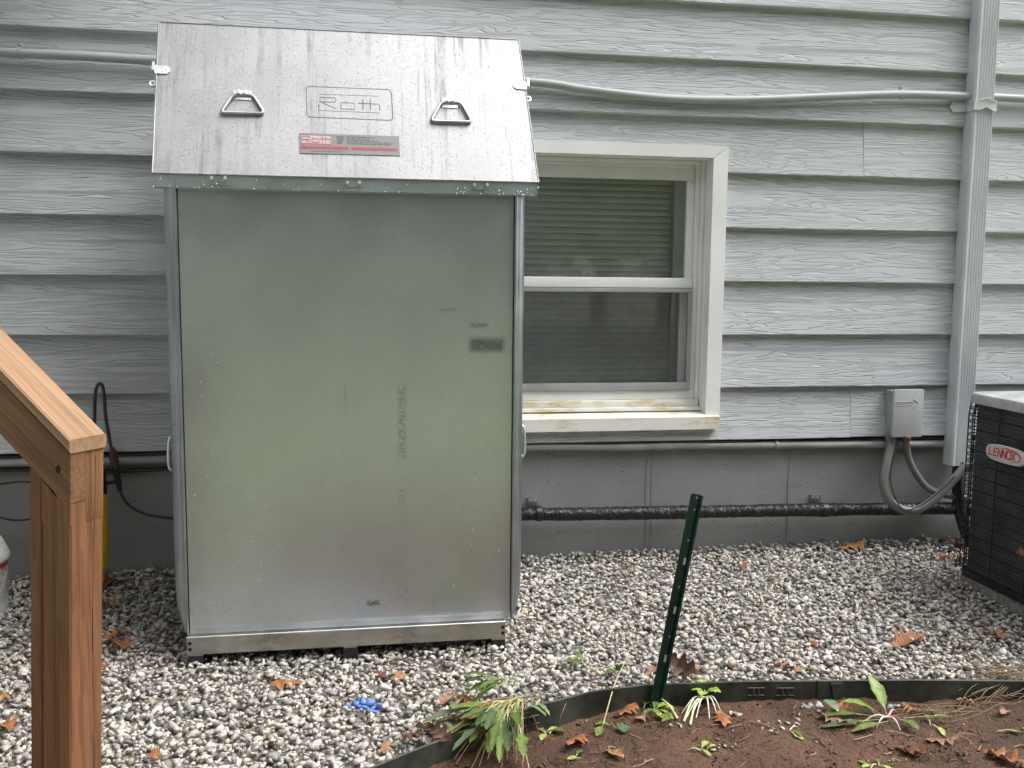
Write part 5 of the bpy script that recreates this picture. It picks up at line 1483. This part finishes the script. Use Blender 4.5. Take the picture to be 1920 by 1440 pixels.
class Plant:
    def __init__(s, name, base_, label, cat='weed', group='pulled and sprouting weeds'):
        s.root = empty(name, base_, label, cat, group); s.b = Vector(base_)
    def leaf(s, p0, ang, L, W, rise=0.6, droop=1.2, col=(0.13, 0.22, 0.035), fold=0.35, tooth=0.0, stem=0.25, seed=0, name='leaf', shape=1.0):
        """blade along an arching midrib; ang is the heading in the ground plane"""
        r2 = random.Random(seed * 13 + int(L * 1e4)); n = 12; vs = []; fs = []; cols = []
        d = Vector((math.cos(ang), math.sin(ang), 0)); nrm = Vector((-d.y, d.x, 0)); p = Vector(p0); el = rise; st_ = L / n; wig = r2.uniform(-0.06, 0.06)
        for i in range(n + 1):
            t = i / n
            if t < stem: wd = 0.0014
            else:
                q = (t - stem) / (1 - stem); wd = W * 0.5 * (math.sin(math.pi * min(1, q ** shape * 0.96 + 0.03))) ** 0.85 + 0.0008
                if tooth: wd *= 1 - tooth * (0.5 + 0.5 * math.cos(i * math.pi)) * (1 if q < 0.85 else 0.2)
            up = Vector((0, 0, 1)) * math.cos(el) - d * math.sin(el)
            wv = 0.10 * wd * math.sin(i * 2.1 + seed)
            for sd in (-1, 0, 1):
                vs.append(p + nrm * sd * wd + up * (abs(sd) * wd * fold + (wv * sd)))
                k = r2.uniform(0.85, 1.15) if sd else 1.5
                c_ = col if t > stem else (0.30, 0.34, 0.16)
                cols.append((c_[0] * k, c_[1] * k, c_[2] * k, 1))
            dirn = d * math.cos(el) + Vector((0, 0, 1)) * math.sin(el)
            p = p + dirn * st_; gz = ground_z(p.x, p.y) + 0.004
            el -= droop / n
            if p.z < gz: p.z = gz; el = max(el, -0.05)
            d = (d + nrm * wig * 0.5).normalized(); nrm = Vector((-d.y, d.x, 0))
        for i in range(n):
            a = i * 3; fs += [(a, a + 3, a + 4, a + 1), (a + 1, a + 4, a + 5, a + 2)]
        g = MB(); g.add(vs, fs); return build(g, name, 'leaf_green', s.root, 60, recalc=False, colors=cols)
    def stem_(s, pts, rad, col, name='stem'):
        cp = bez(pts, 6); n = len(cp); g = MB(); g.tube(cp, [rad * (1.05 - 0.6 * i / n) for i in range(n)], 6)
        return build(g, name, 'straw', s.root, 60, colors=[(*col, 1)] * len(g.v))
def gp(px, py, dz=0.0): q = on_ground(px, py); q.z += dz; return q
G1, G2, G3, PALE = (0.085, 0.128, 0.03), (0.135, 0.185, 0.048), (0.08, 0.115, 0.055), (0.55, 0.52, 0.36)

# big pulled dandelion over the edging
c = gp(968, 1366, 0.012)
pl = Plant('weed_clump', c, 'big pulled dandelion clump sprawled over the edging left of the leaning post', 'weed')
rr = random.Random(11)
def root_pt(sp=0.03): return c + Vector((rr.uniform(-sp, sp * 0.6), rr.uniform(-sp, sp) * 0.6, rr.uniform(-0.005, 0.02)))
for i in range(26):      # long leaves fanned out over the soil and edging
    a = R(rr.uniform(200, 258)); pl.leaf(root_pt(), a, rr.uniform(0.15, 0.29), rr.uniform(0.020, 0.042), rr.uniform(0.0, 0.3), rr.uniform(0.1, 0.6), rr.choice((G1, G2, G3, G2)), 0.3, 0.4, rr.uniform(0.45, 0.62), i)
for i in range(9):       # leaves lying back over the edging
    a = R(rr.uniform(150, 205)); pl.leaf(root_pt() + Vector((0, 0.02, 0.045)), a, rr.uniform(0.08, 0.16), rr.uniform(0.014, 0.026), rr.uniform(0.0, 0.5), rr.uniform(0.6, 1.3), rr.choice((G1, G2)), 0.3, 0.35, rr.uniform(0.35, 0.5), 50 + i)
for i in range(5):
    a = R(rr.uniform(-70, 50)); pl.leaf(root_pt(), a, rr.uniform(0.06, 0.11), 0.014, 0.3, 1.0, G2, 0.3, 0.3, 0.5, 70 + i)
for i in range(44):      # bare stems
    a = R(rr.uniform(185, 275)); L = rr.uniform(0.08, 0.27); d = Vector((math.cos(a), math.sin(a), 0)); r0 = root_pt(); q = r0 + d * L; q.z = ground_z(q.x, q.y) + rr.uniform(0.004, 0.02)
    mz = max(r0.z, q.z)
    pl.stem_([r0, Vector((r0.x * 0.6 + q.x * 0.4, r0.y * 0.6 + q.y * 0.4, mz + rr.uniform(0, 0.02))), Vector((r0.x * 0.25 + q.x * 0.75, r0.y * 0.25 + q.y * 0.75, mz * 0.4 + q.z * 0.6 + 0.008)), q], rr.uniform(0.0014, 0.0026), rr.choice(((0.34, 0.36, 0.13), (0.42, 0.40, 0.2), (0.36, 0.22, 0.10), (0.26, 0.14, 0.07))))
for i in range(7):
    q = c + Vector((rr.uniform(-0.02, 0.07), rr.uniform(-0.06, 0.0), 0)); q.z = ground_z(q.x, q.y) + 0.003
    pl.stem_([c, (c + q) / 2 + Vector((0.01, 0, 0.012)), q], 0.003, (0.16, 0.08, 0.05), 'root')
# single leaf arching over the gravel behind the edging
c = gp(1125, 1300, 0.012)
pl = Plant('weed_sprig', c, 'single drooping green leaf lying on gravel behind the edging left of the post')
pl.leaf(c, R(165), 0.115, 0.026, 0.35, 0.5, G1, 0.3, 0.3, 0.42, 3); pl.leaf(c + Vector((-0.045, 0.015, 0.01)), R(120), 0.05, 0.02, 0.9, 1.0, G1, 0.3, 0.2, 0.2, 4)
pl.stem_([c + Vector((0.10, 0.02, 0.0)), c + Vector((0.05, 0.01, 0.004)), c], 0.002, (0.45, 0.42, 0.25))
# thin stalk crossing the edging
c = gp(1130, 1365, 0.006)
pl = Plant('weed_sprig', c, 'thin stalk with a round leaf leaning across the edging left of the post')
e = gp(1170, 1296, 0.03); pl.stem_([c, (c + e) / 2 + Vector((0, 0, 0.02)), e, e + Vector((0.03, 0.05, 0.02))], 0.002, (0.46, 0.42, 0.2))
pl.leaf(c, R(240), 0.05, 0.022, 0.3, 1.2, G2, 0.2, 0, 0.2, 3); pl.leaf(e - Vector((0.02, 0.02, 0.02)), R(200), 0.045, 0.026, 0.5, 1.0, G1, 0.2, 0, 0.2, 5); pl.leaf(c + Vector((0.02, 0, 0)), R(150), 0.04, 0.02, 0.4, 1, G2, 0.2, 0, 0.2, 6)
# round-leaved sprig at the foot of the post
c = gp(1215, 1335, 0.006)
pl = Plant('weed_sprig', c, 'yellow-green sprig sprouting at the foot of the leaning post')
for i in range(10): pl.leaf(c + Vector((rr.uniform(-0.02, 0.03), rr.uniform(-0.02, 0.01), 0.0)), R(rr.uniform(0, 360)), rr.uniform(0.035, 0.06), rr.uniform(0.014, 0.022), rr.uniform(0.4, 1.1), 1.4, rr.choice((G2, (0.30, 0.36, 0.07))), 0.3, 0, 0.3, 80 + i)
# dark round leaf
c = gp(1168, 1362, 0.008); pl = Plant('weed_sprig', c, 'single round dark green leaf on the soil left of the post'); pl.leaf(c, R(255), 0.05, 0.036, 0.15, 0.3, (0.07, 0.14, 0.06), 0.15, 0, 0.15, 9)
# pulled seedling with white roots
c = gp(1322, 1322, 0.022)
pl = Plant('seedling', c, 'pulled seedling with bright three-lobed leaves and white roots against the edging')
for i, a in enumerate((20, 95, 165, 225, 330)): pl.leaf(c + Vector((0, -0.004, 0.012)), R(a), 0.045, 0.030, 0.9, 1.4, (0.24, 0.36, 0.06), 0.2, 0.0, 0.35, 100 + i)
for i, (px, py) in enumerate(((1285, 1352), (1292, 1358), (1305, 1348), (1330, 1350), (1345, 1345), (1352, 1338), (1278, 1340))):
    q = gp(px, py, 0.003); pl.stem_([c, (c + q) / 2 + Vector((0, 0, 0.022)), q], 0.0028, (0.60, 0.57, 0.46), 'root')
# hanging bulbous roots left of the seedling
c = gp(1262, 1352, 0.006); pl = Plant('seedling', c, 'pale bulb shoots on the soil between the post and the lobed seedling')
for px, py, px2, py2 in ((1240, 1330, 1270, 1350), (1300, 1330, 1282, 1356), (1305, 1335, 1294, 1362)):
    a, b_ = gp(px, py, 0.03), gp(px2, py2, 0.004); pl.stem_([b_, (a + b_) / 2 + Vector((0, 0, 0.008)), a], 0.0036, (0.52, 0.52, 0.28))
for i in range(3): pl.leaf(c, R(100 + 50 * i), 0.04, 0.016, 0.5, 1, G2, 0.2, 0, 0.3, 130 + i)
# broad-leaved plant
c = gp(1664, 1352, 0.010)
pl = Plant('broadleaf_weed', c, 'pulled broad-leaved weed with an upright pointed leaf below the long edging strip')
pl.leaf(c, R(115), 0.115, 0.040, 1.15, 0.6, (0.165, 0.25, 0.055), 0.35, 0, 0.25, 1, shape=0.9)
pl.leaf(c + Vector((-0.01, 0, 0)), R(150), 0.115, 0.030, 0.65, 0.8, (0.18, 0.26, 0.045), 0.3, 0, 0.3, 2)
pl.leaf(c + Vector((-0.02, 0, 0)), R(172), 0.17, 0.030, 0.25, 0.6, G1, 0.3, 0, 0.35, 3)
pl.leaf(c + Vector((-0.02, -0.01, 0)), R(188), 0.18, 0.026, 0.12, 0.4, G3, 0.3, 0, 0.35, 4)
pl.leaf(c + Vector((-0.01, -0.02, 0)), R(200), 0.12, 0.024, 0.1, 0.4, G2, 0.3, 0, 0.3, 5)
pl.leaf(c + Vector((-0.12, 0.02, 0.0)), R(120), 0.07, 0.032, 0.8, 1.0, (0.12, 0.17, 0.09), 0.3, 0, 0.25, 6)
pl.leaf(c + Vector((0.02, -0.01, 0)), R(300), 0.065, 0.026, 0.25, 0.7, G1, 0.3, 0, 0.3, 7)
pl.leaf(c + Vector((0.04, -0.01, 0)), R(-5), 0.13, 0.018, 0.08, 0.2, G2, 0.2, 0, 0.72, 8)
for i, (dx, dy) in enumerate(((0.05, 0.04), (-0.05, -0.03), (0.03, -0.03), (-0.08, -0.01), (0.01, -0.045))):
    q = c + Vector((dx, dy, 0)); q.z = ground_z(q.x, q.y) + 0.004; pl.stem_([c, (c + q) / 2 + Vector((0, 0, 0.014)), q], 0.003, ((0.50, 0.42, 0.34), (0.6, 0.57, 0.5), (0.36, 0.10, 0.14))[i % 3], 'root')
# bits near the bottom
for px, py, lab, n in ((1312, 1410, 'small pale green sprout lying on the soil below the lobed seedling', 3), (1642, 1436, 'small green sprout at the picture bottom below the broad-leaved weed', 4), (1030, 1378, 'tangle of pale green cut stems right of the big weed', 4), (1745, 1362, 'small green leaflet on the soil right of the broad-leaved weed', 2), (1075, 1425, 'green snippet on the soil below the orange curled leaf', 2), (1870, 1374, 'tiny green leaf on the soil at the edge of the straw', 1), (1480, 1372, 'pale root scrap among pebbles on the soil', 2)):
    c = gp(px, py, 0.004); pl = Plant('weed_sprig', c, lab)
    for i in range(n): pl.leaf(c + Vector((rr.uniform(-0.02, 0.02), rr.uniform(-0.01, 0.01), 0)), R(rr.uniform(0, 360)), rr.uniform(0.03, 0.055), rr.uniform(0.010, 0.018), rr.uniform(0.2, 0.7), 1.0, rr.choice((G1, G2, (0.30, 0.36, 0.10))), 0.3, 0, 0.3, px + i)
    q = c + Vector((rr.uniform(-0.05, 0.05), rr.uniform(-0.03, 0.03), 0)); q.z = ground_z(q.x, q.y) + 0.003
    pl.stem_([c, (c + q) / 2 + Vector((0, 0, 0.006)), q], 0.002, (0.5, 0.5, 0.3))

# straw and dead stems at the far end of the edging, roots and twigs on the soil
g = MB(); cols = []
def straw(a, b_, h, rad, col):
    o = len(g.v); mid = (a + b_) / 2 + Vector((rr.uniform(-0.015, 0.015), rr.uniform(-0.015, 0.015), h)); g.tube(bez([a, mid, b_], 4), rad, 5); cols.extend([(*col, 1)] * (len(g.v) - o))
for i in range(90):
    px, py = rr.gauss(1902, 26), rr.gauss(1282, 12); a = gp(px, min(1330, py + 18), rr.uniform(0.0, 0.02)); an = rr.uniform(R(150), R(230)); L = rr.uniform(0.04, 0.17)
    b_ = a + Vector((math.cos(an) * L, math.sin(an) * L * 0.5, 0)); b_.z = ground_z(b_.x, b_.y) + rr.uniform(0.003, 0.03)
    straw(a, b_, rr.uniform(0, 0.012), rr.uniform(0.0005, 0.0010), rr.choice(((0.22, 0.15, 0.075), (0.15, 0.10, 0.05), (0.09, 0.06, 0.035), (0.27, 0.20, 0.11))))
for i in range(26):
    px = rr.uniform(1700, 1850); a = gp(px, 1322 + rr.uniform(-6, 22), 0.004); an = rr.uniform(R(160), R(200)); L = rr.uniform(0.05, 0.15); b_ = a + Vector((math.cos(an) * L, math.sin(an) * L, 0)); b_.z = ground_z(b_.x, b_.y) + 0.004
    straw(a, b_, rr.uniform(0, 0.008), rr.uniform(0.0005, 0.0011), rr.choice(((0.22, 0.15, 0.075), (0.16, 0.105, 0.05), (0.27, 0.19, 0.10))))
build(g, 'dry_straw', 'straw', None, 60, 'tuft of dry straw and dead stems over the end of the edging', 'straw', kind='stuff', colors=cols)
g = MB(); cols = []
for i in range(170):
    px, py = rr.uniform(950, 1920), 1330 + 110 * rr.random() ** 1.4
    a = gp(px, py, 0.002); an = rr.uniform(0, 6.28); L = rr.uniform(0.012, 0.06); b_ = a + Vector((math.cos(an) * L, math.sin(an) * L, 0)); b_.z = ground_z(b_.x, b_.y) + 0.003
    straw(a, b_, rr.uniform(0, 0.006), rr.uniform(0.0006, 0.0016), rr.choice(((0.10, 0.055, 0.03), (0.2, 0.12, 0.06), (0.34, 0.24, 0.13), (0.06, 0.035, 0.02))))
build(g, 'plant_debris', 'straw', None, 60, 'fine twigs and root bits strewn over the bare soil', 'debris', kind='stuff', colors=cols)
# stray stones on the soil
Pp = []; Ss = []; Cc = []
def stray(px, py, n, sp, smin, smax):
    for _ in range(n):
        q = gp(rr.gauss(px, sp), max(1326, rr.gauss(py, sp * 0.35)), 0.003)
        if q.y > edge_y(q.x) - 0.012: continue
        Pp.append(tuple(q)); Ss.append(rr.uniform(smin, smax)); Cc.append(PAL[rng.choice(len(PAL), p=PW)] * rr.uniform(0.8, 1.05))
stray(1510, 1322, 4, 12, 0.012, 0.018); stray(1376, 1342, 3, 6, 0.012, 0.016); stray(1450, 1368, 16, 26, 0.005, 0.011); stray(1365, 1402, 7, 18, 0.005, 0.010); stray(1680, 1320, 4, 10, 0.010, 0.017); stray(1300, 1390, 10, 300, 0.003, 0.006); stray(1650, 1380, 16, 200, 0.003, 0.007); stray(1000, 1345, 10, 40, 0.006, 0.012); stray(1560, 1335, 5, 40, 0.006, 0.012); stray(1270, 1360, 3, 10, 0.007, 0.010)
stones('scattered_pebbles', np.array(Pp), np.array(Ss), np.array(Cc), 0.6, label='stray gravel stones scattered over the bare soil', cat='pebbles', kind='stuff')

Pp = []; Ss = []; Cc = []
for _ in range(5200):
    px, py = rr.uniform(700, 1960), 1318 + 135 * rr.random()
    q = on_ground(px, py)
    if q.y > edge_y(q.x) - 0.015: continue
    if mnoise.noise(q * 6) < rr.uniform(-0.5, 0.25): continue
    Pp.append(tuple(q)); Ss.append(min(0.011, rr.lognormvariate(math.log(0.0028), 0.5))); Cc.append(np.array((0.075, 0.042, 0.026)) * rr.uniform(0.55, 1.35))
stones('soil_crumbs', np.array(Pp), np.array(Ss), np.array(Cc), 0.6, label='brown crumbs of loose soil over the bare ground', cat='soil', kind='stuff')
